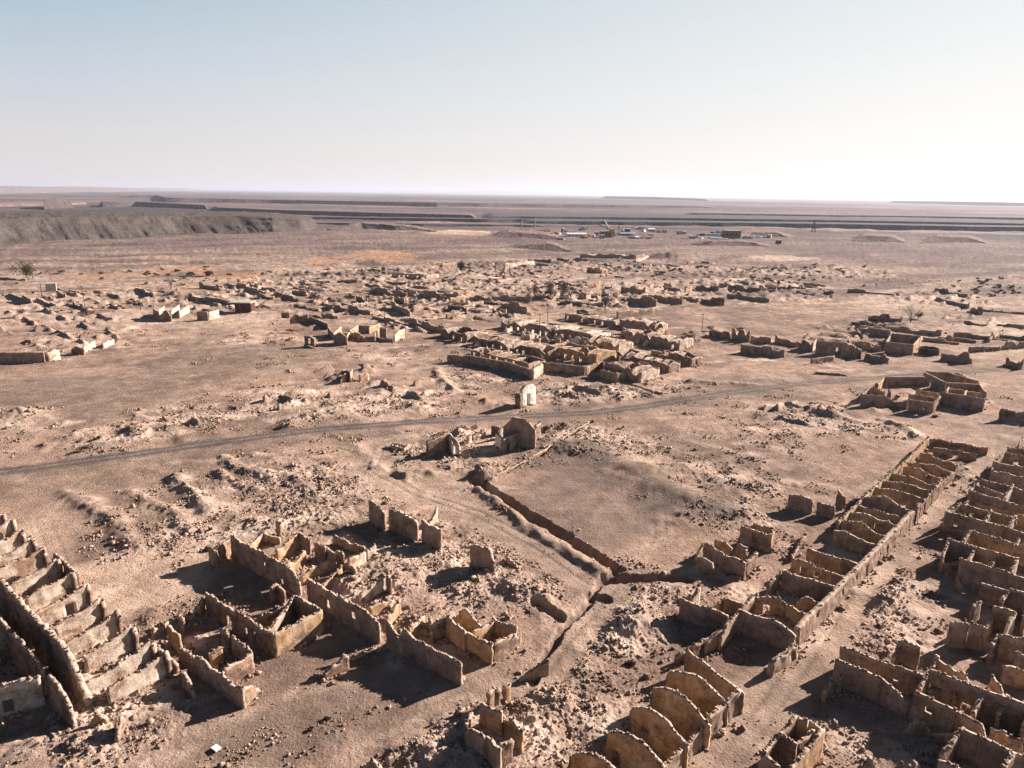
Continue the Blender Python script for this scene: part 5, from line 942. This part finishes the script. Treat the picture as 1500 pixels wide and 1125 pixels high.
def shed():
    L = at(352, 459); r = empty('shed', L, 'rust red sheet metal shed with a flat pale roof', 'shed'); k = mpp(352, 459); w = 30 * k; h = height_at(352, 460, 446)
    th = math.radians(-3); 
    V, Fc = boxes([(w * .13, 3, h * .45, w * .72, 6, h * .9)]); mesh('body', V, Fc, M['rust'], r)
    V, Fc = boxes([(0, 3, h * .95, w * 1.05, 7.2, h * .09)]); mesh('roof', V, Fc, M['roof'], r)
    V, Fc = boxes([(-w * .05, -.05, h * .38, w * .12, .12, h * .72)]); mesh('door', V, Fc, M['void'], r)
    V, Fc = tube([((-w * .48, .2, -.3), (-w * .48, .2, h * .92), .12, .12), ((w * .5, .2, -.3), (w * .5, .2, h * .92), .12, .12)]); mesh('post', V, Fc, M['wood'], r)
    for i in range(3):
        V, Fc = boxes([(w * (.02 + .17 * i) + w * .1, -.03, h * .45, w * .015, .08, h * .86)]); mesh('batten', V, Fc, M['wood'], r)
shed()
def hut():
    L = at(72, 429.5); r = empty('hut', L, 'small square concrete hut with a sunlit right side', 'hut'); k = mpp(72, 429); w = 11 * k; h = height_at(72, 429.5, 418.5); z = .5
    V, Fc = boxes([(0, w / 2, h / 2, w, w, h, z)]); mesh('wall', V, Fc, M['concrete'], r)
    V, Fc = boxes([(0, w / 2, h + .12, w * 1.12, w * 1.12, .24, z)]); mesh('roof', V, Fc, M['roof'], r)
    V, Fc = boxes([(-w * .1, w * -.07, h * .4, w * .25, .1, h * .7, z)]); mesh('door', V, Fc, M['void'], r)
hut()
def tank():
    L = at(1360, 519); rad = 11 * mpp(1360, 519); n = 40; V = []; Fc = []; h = 2.4
    for k, (r_, z) in enumerate([(rad * 1.12, -.6), (rad * 1.1, .5), (rad * 1.04, h), (rad * .93, h), (rad * .9, .2)]):
        for i in range(n):
            t = 2 * math.pi * i / n; V.append((r_ * math.cos(t), r_ * math.sin(t), z + .06 * math.sin(i * 5.1)))
    for k in range(4): Fc += [(k * n + i, k * n + (i + 1) % n, (k + 1) * n + (i + 1) % n, (k + 1) * n + i) for i in range(n)]
    r = empty('round_tank', L, 'dark round open tank on the plain right of the box house', 'tank')
    mesh('wall', V, Fc, M['void'], r); V2 = [(rad * .92 * math.cos(2 * math.pi * i / n), rad * .92 * math.sin(2 * math.pi * i / n), .7) for i in range(n)]
    mesh('basin', V2, [tuple(range(n))], M['void'], r)
tank()
def slab():
    L = at(317, 1099); k = mpp(317, 1099); V, Fc = boxes([(0, 0, .22, 13 * k, 9 * k * 1.1, .14, -.6)])
    o = mesh('concrete_slab', V, Fc, M['whitepaint']); o.location = L; tag(o, 'flat white slab lying on the bare ground near the bottom edge', 'slab')
slab()

# --- mine works
def chimney(px, pb, pt, label):
    L = at(px, pb); h = height_at(px, pb, pt); r = empty('chimney', L, label, 'chimney', 'mine chimneys'); w = mpp(px, pb)
    V, Fc = tube([((0, 0, -1), (0, 0, h), w * 1.0, w * .7)], 14); mesh('stack', V, Fc, M['concrete'], r)
    V, Fc = tube([((0, 0, h), (0, 0, h + .8), w * .95, w * .95)], 14); mesh('rim', V, Fc, M['brick'], r)
chimney(764, 340, 321, 'left tall chimney of the mine on the skyline side'); chimney(783, 336, 320, 'right slimmer chimney of the mine')
def shop(px0, px1, pb, pt, label, wall, roof, deep=14, nwin=4, pitched=True, cat='building'):
    pc = (px0 + px1) / 2; L = at(pc, pb); w = (px1 - px0) * mpp(pc, pb); h = height_at(pc, pb, pt)
    r = empty('mine_building', L, label, cat, 'mine works buildings'); hw = h * (.68 if pitched else .94)
    V, Fc = boxes([(0, deep / 2, hw / 2, w, deep, hw)]); mesh('wall', V, Fc, M[wall], r)
    if pitched:
        V = [(-w * .52, -.6, hw), (w * .52, -.6, hw), (w * .52, deep + .6, hw), (-w * .52, deep + .6, hw), (-w * .52, deep / 2, h), (w * .52, deep / 2, h)]
        mesh('roof', V, [(0, 1, 5, 4), (2, 3, 4, 5), (0, 4, 3), (1, 2, 5), (3, 2, 1, 0)], M[roof], r)
    else:
        V, Fc = boxes([(0, deep / 2, h * .97, w * 1.04, deep * 1.04, h * .07)]); mesh('roof', V, Fc, M[roof], r)
    for i in range(nwin):
        V, Fc = boxes([((i + .5) / nwin * w - w / 2, -.06, hw * .55, w / nwin * .5, .14, hw * .3)]); mesh('window', V, Fc, M['glass'], r)
    return r
shop(831, 858, 348.5, 342.5, 'long low white shed at the left of the mine works', 'whitepaint', 'whitepaint', 12, 5)
shop(832, 842, 344.5, 339, 'small white shed with dark roof behind the long white shed', 'whitepaint', 'metal', 10, 2)
shop(880, 895, 349, 339.5, 'brown flat-roofed block beside the yellow tower', 'brick', 'roof', 14, 3, False)
shop(893, 900, 349, 336.5, 'yellow tower block of the mine works', 'yellow', 'yellow', 8, 2, False)
shop(880, 886, 351.5, 345.5, 'little cream cabin in front of the brown block', 'cream', 'roof', 8, 1, False)
shop(871, 877, 346, 341, 'small pale plastered cabin left of the brown block', 'cream', 'cream', 8, 1, False)
shop(909, 929, 347, 341.5, 'blue-roofed shed with a bright sloping roof in the mine works', 'metal', 'bluepaint', 16, 3)
shop(950, 959, 341, 336, 'pale blue shed at the right rear of the mine works', 'bluepaint', 'whitepaint', 12, 2)
shop(957, 961, 340.5, 336.8, 'tiny white cube beside the pale blue shed', 'whitepaint', 'whitepaint', 5, 1, False)
shop(935, 943, 350.5, 347.5, 'small white cabin right front of the blue-roofed shed', 'whitepaint', 'metal', 8, 1, False)
shop(947, 955, 351, 348.4, 'orange-tinted low cabin at the right front of the works', 'cream', 'yellow', 8, 1, False)
shop(796, 806, 341.5, 336.8, 'white cabin with red roof near the chimneys', 'whitepaint', 'redpaint', 8, 2)
shop(783, 796, 340, 337.4, 'low red-roofed store between the chimneys and the white cabin', 'cream', 'redpaint', 8, 2)
shop(1063, 1084, 351, 338.5, 'tall dark red brick block by the parked vehicles', 'brick', 'roof', 16, 5, False)
shop(1024, 1058, 347, 344.4, 'long flat light shed left of the brick block', 'whitepaint', 'bluepaint', 10, 6, False)
shop(1019, 1022, 350, 346.5, 'tiny pale pillar-like hut left of the vehicles', 'cream', 'cream', 3, 1, False)
shop(1138, 1144, 358.5, 352.5, 'small dark hut with a lit side right of the vehicles', 'brick', 'cream', 5, 1, False)
rr_ = random.Random(77)
for i in range(46):
    px = rr_.uniform(796, 975) if i < 30 else rr_.uniform(985, 1130); pb = rr_.uniform(337, 351) if i < 30 else rr_.uniform(343, 352)
    w_ = rr_.uniform(3, 9); m_ = rr_.choice(['whitepaint', 'cream', 'cream', 'concrete', 'brick', 'metal']); rf = rr_.choice(['metal', 'bluepaint', 'roof', 'brick', 'redpaint', 'whitepaint'])
    o = shop(px, px + w_, pb, pb - rr_.uniform(2.2, 4.8), 'small outbuilding crowded among the mine works' if i < 30 else 'small outbuilding scattered around the tall brick block', m_, rf, rr_.uniform(5, 12), 2, rr_.random() < .5)
    o['group'] = 'small outbuildings of the mine' if i < 30 else 'small outbuildings by the brick block'; o.rotation_euler.z = rr_.uniform(-.6, .6)
def silo(px, pb, pt, label):
    L = at(px, pb); h = height_at(px, pb, pt); w = mpp(px, pb) * 2.2; r = empty('silo', L, label, 'silo', 'mine silos')
    V, Fc = tube([((0, 0, 0), (0, 0, h * .8), w, w)], 14); mesh('drum', V, Fc, M['metal'], r); V, Fc = tube([((0, 0, h * .8), (0, 0, h), w, w * .2)], 14); mesh('cap', V, Fc, M['whitepaint'], r)
silo(824, 341, 334, 'round grey silo left of the long white shed'); silo(912, 342, 336.5, 'pale silo behind the blue-roofed shed')
def lattice(px, pb, pt, label, mt='rust'):
    L = at(px, pb); h = height_at(px, pb, pt); r = empty('lattice_tower', L, label, 'tower', 'lattice towers'); b = h * .16; S = []
    for sx, sy in ((-1, -1), (1, -1), (1, 1), (-1, 1)): S.append(((sx * b, sy * b, -1), (sx * .3, sy * .3, h), .35, .25))
    V, Fc = tube(S, 5); mesh('leg', V, Fc, M[mt], r); S = []
    for k in range(5):
        z0, z1 = h * k / 5, h * (k + 1) / 5; c0, c1 = b * (1 - k / 5) + .3, b * (1 - (k + 1) / 5) + .3
        for q in ((-1, -1, 1, -1), (1, -1, 1, 1), (1, 1, -1, 1), (-1, 1, -1, -1)): S.append(((q[0] * c0, q[1] * c0, z0), (q[2] * c1, q[3] * c1, z1), .2, .2))
    V, Fc = tube(S, 4); mesh('bracing', V, Fc, M[mt], r)
lattice(1191, 342, 324, 'rusty lattice tower on the far plain right of the mine')
lattice(906, 338, 331, 'small grey lattice mast among the mine works', 'metal')
def conveyor():
    a_ = at(885, 329); b_ = at(892, 336); r = empty('conveyor', b_, 'pale inclined conveyor behind the mine works', 'conveyor'); o = Vector(a_) - Vector(b_)
    V, Fc = tube([((0, 0, 1), (o.x, o.y, 8), 1.2, 1.2)], 4); mesh('belt_gallery', V, Fc, M['concrete'], r)
    V, Fc = tube([((o.x * t, o.y * t, -1), (o.x * t, o.y * t, 8 * t), .6, .6) for t in (.3, .6, .95)], 5); mesh('trestle', V, Fc, M['metal'], r)
conveyor()
def truck0():
    r = empty('parked_truck', (0, 0, 0), 'white truck parked in the lines of vehicles by the brick block', 'truck', 'vehicles parked in lines by the mine')
    V, Fc = boxes([(0, .8, 1.35, 2.3, 4.4, 1.7)]); mesh('cargo_box', V, Fc, M['whitepaint'], r)
    V, Fc = boxes([(0, -2.3, 1.1, 2.2, 1.7, 1.5)]); cab = mesh('cab', V, Fc, M['whitepaint'], r); V, Fc = boxes([(0, -3.16, 1.4, 1.8, .06, .6)]); mesh('windscreen', V, Fc, M['glass'], cab)
    for x, y in ((-1, -2.2), (1, -2.2), (-1, 1.9), (1, 1.9)):
        V, Fc = tube([((x - .15, y, .42), (x + .15, y, .42), .42, .42)], 10); mesh('wheel', V, Fc, M['rubber'], r)
    return r
T0 = truck0(); first = True
def copy_tree(o, parent=None):
    c = o.copy(); COL.objects.link(c); c.parent = parent
    for ch in list(o.children): copy_tree(ch, c)
    return c
TL = ['%s truck of the front line left of the brick block' % w for w in ('leftmost white', 'second white', 'third white', 'fourth white', 'fifth white', 'rightmost white')]
TL2 = ['%s truck in the line right of the brick block' % w for w in ('first white', 'second white', 'third white', 'fourth white', 'fifth white', 'sixth white', 'seventh white', 'last white')]
spots = [(1040 + i * 5.6, 352 + .15 * i) for i in range(6)] + [(1092 + i * 5.0, 348.4 + .15 * i) for i in range(8)]
for i, (px, py) in enumerate(spots):
    o = T0 if i == 0 else copy_tree(T0)
    o.location = at(px, py); o.rotation_euler.z = math.radians(RNG.uniform(-25, 60)); o['label'] = (TL + TL2)[i]; o.scale = (1.0, 1.0, 1.0)
for i, (px, py, lab) in enumerate([(1091, 351.6, 'red truck standing in front of the vehicle line'), (1099, 351.6, 'second red truck standing in front of the vehicle line')]):
    o = copy_tree(T0); o.location = at(px, py); o['label'] = lab; o.rotation_euler.z = .8
    for ch in o.children:
        if ch.name.startswith('cargo') or ch.name.startswith('cab'):
            ch.data = ch.data.copy(); ch.data.materials[0] = M['redpaint']

# --- trees and shrubs
def foliage(n, rx, ry, rz, cz, size, rs, hollow=.35, lump=6, lumpr=.45):
    C = rs.randn(lump, 3); C /= np.linalg.norm(C, axis=1)[:, None]; C *= rs.uniform(.2, .85, (lump, 1))
    P = C[rs.randint(0, lump, n)] + rs.randn(n, 3) * lumpr * .5
    P = P * np.array([rx, ry, rz]) + np.array([0, 0, cz]); P[:, 2] = np.maximum(P[:, 2], .05)
    A = rs.randn(n, 3); A /= np.linalg.norm(A, axis=1)[:, None]; B = rs.randn(n, 3); B -= (B * A).sum(1)[:, None] * A; B /= np.linalg.norm(B, axis=1)[:, None]
    s = size * rs.uniform(.5, 1.3, (n, 1))
    V = np.stack([P - A * s - B * s * .4, P + A * s - B * s * .4, P + A * s * .2 + B * s * .9], 1).reshape(-1, 3)
    return V, np.arange(n * 3).reshape(-1, 3)
def branches(h, spread, rs, nb=9, sub=4, r0=.16):
    S = [((0, 0, -.3), (0, 0, h * .35), r0, r0 * .8)]
    for i in range(nb):
        t = rs.uniform(0, 6.28); z0 = h * rs.uniform(.12, .4); e_ = Vector((math.cos(t) * spread * rs.uniform(.4, 1), math.sin(t) * spread * rs.uniform(.4, 1), h * rs.uniform(.6, 1)))
        s_ = Vector((0, 0, z0)); m_ = s_.lerp(e_, .5) + Vector((0, 0, h * .06)); S += [(s_, m_, r0 * .6, r0 * .4), (m_, e_, r0 * .4, r0 * .15)]
        for k in range(sub):
            q = m_.lerp(e_, rs.uniform(0, .8)); d = Vector(rs.randn(3)) * spread * .28; d.z = abs(d.z) + h * .08; S.append((q, q + d, r0 * .22, r0 * .08))
    return tube(S, 4)
def tree(px, pb, pt, wpx, label, leaf=None, dens=1.0, cat='tree', nb=9):
    L = at(px, pb); h = height_at(px, pb, pt) - L[2]; k = mpp(px, pb); w = wpx * k / 2; rs = np.random.RandomState(int(px * 3 + pb))
    r = empty('tree', L, label, cat, 'sparse trees among the ruins'); rr = max(.12, k * .32)
    V, Fc = branches(h, w * .9, rs, nb, 4, rr); mesh('trunk', V, Fc, M['twig'], r)
    if leaf:
        V, Fc = foliage(int(1300 * dens), w * 1.15, w * 1.15, h * .5, h * .56, k * .75, rs, lump=12); mesh('crown', V, Fc, M[leaf], r)
tree(39, 412, 381, 23, 'lone dark conical tree on the left plain', 'leaf', 1.1); tree(251, 427, 407, 13, 'upright bare grey tree left of the orange soil', None, nb=16); tree(886, 459, 424, 18, 'dense columnar bare tree behind the village block', 'twig', .45, nb=22)
tree(1333, 477, 445, 30, 'bare spreading tree among the right ruins', None, nb=14); tree(675, 399, 384, 12, 'dark narrow tree beside the far track', 'leaf', .9); tree(306, 405, 396, 11, 'small round-topped tree on the left plain near orange soil', 'leaf', .5); tree(281, 405, 398, 11, 'tiny flat-topped tree left of the round-topped one', 'twig', .4)
tree(806, 440, 412, 20, 'left thorn tree of the dark thicket', 'twig', .7, nb=14); tree(826, 438, 414, 18, 'right thorn tree of the dark thicket', 'leaf', .7, nb=14); tree(784, 436, 416, 14, 'small thorn tree at the left of the thicket', 'dryleaf', .5); tree(460, 440, 426, 18, 'leafless tangled tree left of the dark line', 'twig', .5, nb=14); tree(810, 498, 476, 22, 'bare tree in the yard before the long village row', 'twig', .35, nb=16)
SHR = [(428, 488, 28, 8, 'dryleaf', 'rust brown low bush above the lone doorway stub'), (132, 462, 26, 7, 'dryleaf', 'straw coloured scrub at the foot of the leaning pole'), (33, 466, 16, 7, 'dryleaf', 'round reddish bush on the left plain'), (120, 661, 17, 8, 'leaf', 'round dark bush just above the road at the left'), (146, 645, 10, 6, 'leaf', 'small dark bush above the round bush'), (240, 620, 10, 5, 'leaf', 'dark bush beside pink rubble above the road'),
       (510, 440, 20, 12, 'leaf', 'dense green-black shrub behind the cottage shells'), (770, 447, 12, 7, 'leaf', 'dark shrub by the thick wall'), (648, 494, 10, 6, 'leaf', 'green shrub at the left tip of the village'), (868, 466, 14, 8, 'leaf', 'green bush at the rear of the village block'), (865, 543, 12, 7, 'leaf', 'green bush by the corner yard wall'), (925, 540, 12, 5, 'leaf', 'green bush inside the corner yard'), (824, 628, 22, 10, 'leaf', 'spiky green shrub right of the gabled building'), (800, 632, 12, 7, 'dryleaf', 'dry shrub beside the gabled building'),
       (1315, 585, 12, 6, 'leaf', 'green bush in the yard of the arched compound'), (1345, 468, 12, 9, 'leaf', 'green bush under the bare spreading tree'), (1083, 483, 14, 5, 'leaf', 'scrub tuft behind the tall dark wall'), (1042, 485, 14, 9, 'twig', 'grey bush by the lone pole'), (1010, 497, 22, 8, 'twig', 'grey thorn scrub right of the village rows'), (308, 780, 7, 5, 'leaf', 'small dark bush above the largest compound'), (1415, 682, 10, 8, 'leaf', 'green growth at the ruined end of the longest row'), (1345, 680, 8, 4, 'leaf', 'green growth inside the longest row'),
       (1370, 612, 10, 3, 'twig', 'low twiggy bush beside the arched compound'), (90, 402, 14, 5, 'dryleaf', 'brown scrub right of the lone conical tree'), (545, 415, 10, 6, 'leaf', 'dark shrub left of the ochre niche'), (560, 400, 10, 8, 'leaf', 'dark shrub touching the pale comb of walls'), (450, 405, 8, 6, 'dryleaf', 'dry shrub above the flat low wall'), (478, 409, 14, 7, 'twig', 'twiggy shrub between the flat low walls'), (700, 452, 10, 6, 'leaf', 'shrub left of the thick dark wall'), (715, 420, 9, 6, 'dryleaf', 'shrub at the bend of the far track'),
       (970, 405, 12, 5, 'leaf', 'shrub on the pebbly rise by the far track'), (1122, 412, 20, 5, 'leaf', 'dark shrub line above the walls by the plain'), (1140, 420, 6, 5, 'leaf', 'dark shrub right of the upper wall by the plain'), (780, 365, 10, 6, 'dryleaf', 'dry bush near the brown bank'), (1460, 690, 6, 4, 'leaf', 'weed tuft on the upper house of the right block'), (925, 975, 26, 5, 'twig', 'flat grey patch of dead scrub below the ditch'), (455, 1070, 8, 5, 'twig', 'tiny dead bush on the bare bottom ground'), (480, 1055, 10, 5, 'twig', 'dead tuft with pale sand on the bare bottom ground')]
for px, pb, w, h, lf, lab in SHR:
    L = at(px, pb); k = mpp(px, pb); rs = np.random.RandomState(px + pb); H_ = h * k / .9; 
    r = empty('shrub', L, lab, 'shrub', 'scattered desert shrubs')
    V, Fc = branches(H_ * .9, w * k * .42, rs, 7, 2, .05 + k * .12); mesh('stem', V, Fc, M['twig'], r)
    V, Fc = foliage(int(260 + 12 * w), w * k * .5, w * k * .4, H_ * .42, H_ * .45, max(.12, k * .55), rs, lump=7); mesh('leaves', V, Fc, M[lf], r)

# ------------------------------------------------------------------ rubble
def stones(P, size, name, label):
    n = len(P); rs = np.random.RandomState(len(P))
    B = np.array([[x, y, z] for z in (-1, 1) for y in (-1, 1) for x in (-1, 1)], float)
    Fq = np.array([(0, 2, 3, 1), (4, 5, 7, 6), (0, 1, 5, 4), (1, 3, 7, 5), (3, 2, 6, 7), (2, 0, 4, 6)])
    V = B[None] * (1 + rs.uniform(-.32, .32, (n, 8, 3))); V *= (size[:, None] * rs.uniform(.4, 1.15, (n, 3)))[:, None, :] * .5
    t = rs.uniform(0, 6.28, n); p = rs.uniform(-.5, .5, n); q = rs.uniform(-.5, .5, n)
    def rot(V, a_, i, j):
        c, s = np.cos(a_)[:, None], np.sin(a_)[:, None]; vi, vj = V[..., i].copy(), V[..., j].copy(); V[..., i] = c * vi - s * vj; V[..., j] = s * vi + c * vj
    rot(V, p, 0, 2); rot(V, q, 1, 2); rot(V, t, 0, 1)
    V += P[:, None, :]
    Fc = (Fq[None] + (np.arange(n) * 8)[:, None, None]).reshape(-1, 4)
    o = mesh(name, V.reshape(-1, 3), Fc, M['rubble']); return tag(o, label, 'rubble', kind='stuff')
def scatter():
    rs = np.random.RandomState(5); X = []; S = []
    for p0, p1, h, dist, top, us, wz, wth in WALLS:
        if dist > 330: continue
        L = float(np.hypot(*(p1 - p0))); n = int(L * (7 if dist < 130 else 3.0) * rs.uniform(.3, 1.8)); t = rs.uniform(-.03, 1.03, n); d = (p1 - p0) / L; nr = np.array([-d[1], d[0]])
        # clumps of fallen masonry beside the wall
        cl = rs.uniform(0, 1, 4); t = np.where(rs.rand(n) < .6, cl[rs.randint(0, 4, n)] + rs.randn(n) * .5 / max(1, L), t)
        off = np.sign(rs.randn(n)) * (.25 + np.abs(rs.randn(n)) * .75)
        X.append(p0 + d * (t * L)[:, None] + nr * off[:, None]); S.append(np.clip(np.exp(rs.randn(n) * .5) * .19, .07, .6) * (1 + dist / 400))
    o1 = np.concatenate(X); s1 = np.concatenate(S)
    f = fields(o1[:, 0], o1[:, 1]); P = np.column_stack([o1, f['z'] + s1 * .12]); stones(P, s1, 'wall_rubble', 'broken masonry lumps fallen along the foot of the ruined walls')
    X = []; S = []
    for c, r, k in RW:
        d = np.hypot(*c)
        if d > 300: continue
        n = int(r * r * 9.0 * k * min(1, (90 / d) ** 1.2)); 
        g = rs.randn(max(6, int(n / 25)), 2) * r * .62; q = g[rs.randint(0, len(g), n)] + rs.randn(n, 2) * .9
        X.append(np.array(c) + q); S.append(np.exp(rs.randn(n) * .5) * .125 * (1 + d / 280))
    o2 = np.concatenate(X); s2 = np.clip(np.concatenate(S), .06, .8); f = fields(o2[:, 0], o2[:, 1])
    keep = (f['road'] < .3) & (f['trk'] < .5); o2, s2, z = o2[keep], s2[keep], f['z'][keep]
    stones(np.column_stack([o2, z + s2 * .1]), s2, 'field_rubble', 'loose brick and stone rubble strewn over the eroded ground')
    # crumbled blocks along the wall tops
    TX = []; TS = []
    for p0, p1, h, dist, top, us, wz, wth in WALLS:
        if dist > 230: continue
        L = us[-1]; n = int(L * (1 if wth > .77 else 4) * rs.uniform(.5, 1.5)); q = rs.uniform(0, L, n); d = (p1 - p0) / L; nr = np.array([-d[1], d[0]])
        xy = p0 + d * q[:, None] + nr * (rs.uniform(-.5, .5, n) * wth * .8)[:, None]; sz = rs.uniform(.12, .34, n)
        TX.append(np.column_stack([xy, np.interp(q, us, top) + wz + sz * .05])); TS.append(sz)
    stones(np.concatenate(TX), np.concatenate(TS), 'wall_top_rubble', 'crumbled bricks lying along the broken wall tops')
    # coarser debris of the far plain
    n = 4500; R = np.sqrt(rs.uniform(185 ** 2, 600 ** 2, n)); A = rs.uniform(-.66, .66, n); o4 = np.column_stack([R * np.sin(A), R * np.cos(A)])
    f = fields(o4[:, 0], o4[:, 1]); m = (fbm(o4[:, 0], o4[:, 1], 26, 3, 93) + f['rough'] * .5 - f['smooth'] > .22) & (f['road'] < .2) & (f['trk'] < .4); o4 = o4[m]
    s4 = np.clip(np.exp(rs.randn(len(o4)) * .5) * .33 * (R[m] / 350), .15, 1.2); stones(np.column_stack([o4, f['z'][m] + s4 * .05]), s4, 'plain_debris', 'dark lumps of masonry debris dotted over the far plain')
    n = 9000; R = np.sqrt(rs.uniform(48 ** 2, 190 ** 2, n)); A = rs.uniform(-.68, .68, n); o3 = np.column_stack([R * np.sin(A), R * np.cos(A)])
    m = fbm(o3[:, 0], o3[:, 1], 20, 3, 91) > .05; o3 = o3[m]; f = fields(o3[:, 0], o3[:, 1]); m = f['road'] < .2; o3 = o3[m]; s3 = rs.uniform(.05, .17, len(o3)) * (1 + R.max() / 900)
    stones(np.column_stack([o3, f['z'][m] + s3 * .1]), s3, 'pebbles', 'small loose stones scattered across the bare soil')
scatter()
def scrub():
    rs = np.random.RandomState(12); Vs = []; Fs = []; k = 0
    zones = [(815, 425, 38, 14, 90), (650, 455, 40, 10, 40), (560, 440, 60, 12, 40), (470, 430, 40, 12, 26), (720, 410, 40, 14, 26), (600, 415, 60, 10, 26), (970, 400, 80, 14, 50), (1120, 412, 60, 8, 26), (1180, 400, 110, 12, 50), (1450, 425, 50, 14, 40), (250, 405, 160, 12, 36), (120, 450, 100, 20, 16), (1010, 497, 30, 6, 14), (1270, 480, 24, 10, 14), (880, 440, 50, 10, 20), (800, 628, 40, 8, 16), (150, 640, 60, 12, 6)]
    for px, py, rx, ry, n in zones:
        for i in range(n):
            qx, qy = px + rs.randn() * rx * .6, py + rs.randn() * ry * .6
            if qy < 392: continue
            c = G(qx, qy); sc = mpp(qx, qy); r = sc * rs.uniform(1.4, 4.2)
            V, F_ = foliage(90, r * 1.3, r, r * .5, r * .42, sc * .75, rs, lump=4); V = V + np.array([c[0], c[1], gz(*c) - .1]); Vs.append(V); Fs.append(F_ + k); k += len(V)
    o = mesh('dry_scrub', np.concatenate(Vs), np.concatenate(Fs), M['scrub']); tag(o, 'dark dry scrub growing in patches between the far ruins', 'scrub', kind='stuff')
scrub()

def haze():
    R_ = 100000.0; V, Fc = boxes([(0, 0, 150, 2 * R_, 2 * R_, 340)]); m = bpy.data.materials.new('desert_air'); m.use_nodes = True; nt = m.node_tree
    nt.nodes.remove(nt.nodes['Principled BSDF']); v = nt.nodes.new('ShaderNodeVolumePrincipled'); v.inputs['Color'].default_value = (.70, .76, .92, 1)
    v.inputs['Density'].default_value = 5.0e-5; v.inputs['Anisotropy'].default_value = .2
    nt.links.new(v.outputs[0], nt.nodes['Material Output'].inputs['Volume'])
    o = mesh('haze', V, Fc, m); tag(o, 'thin pale haze over the desert plain', 'haze', kind='stuff')
haze()
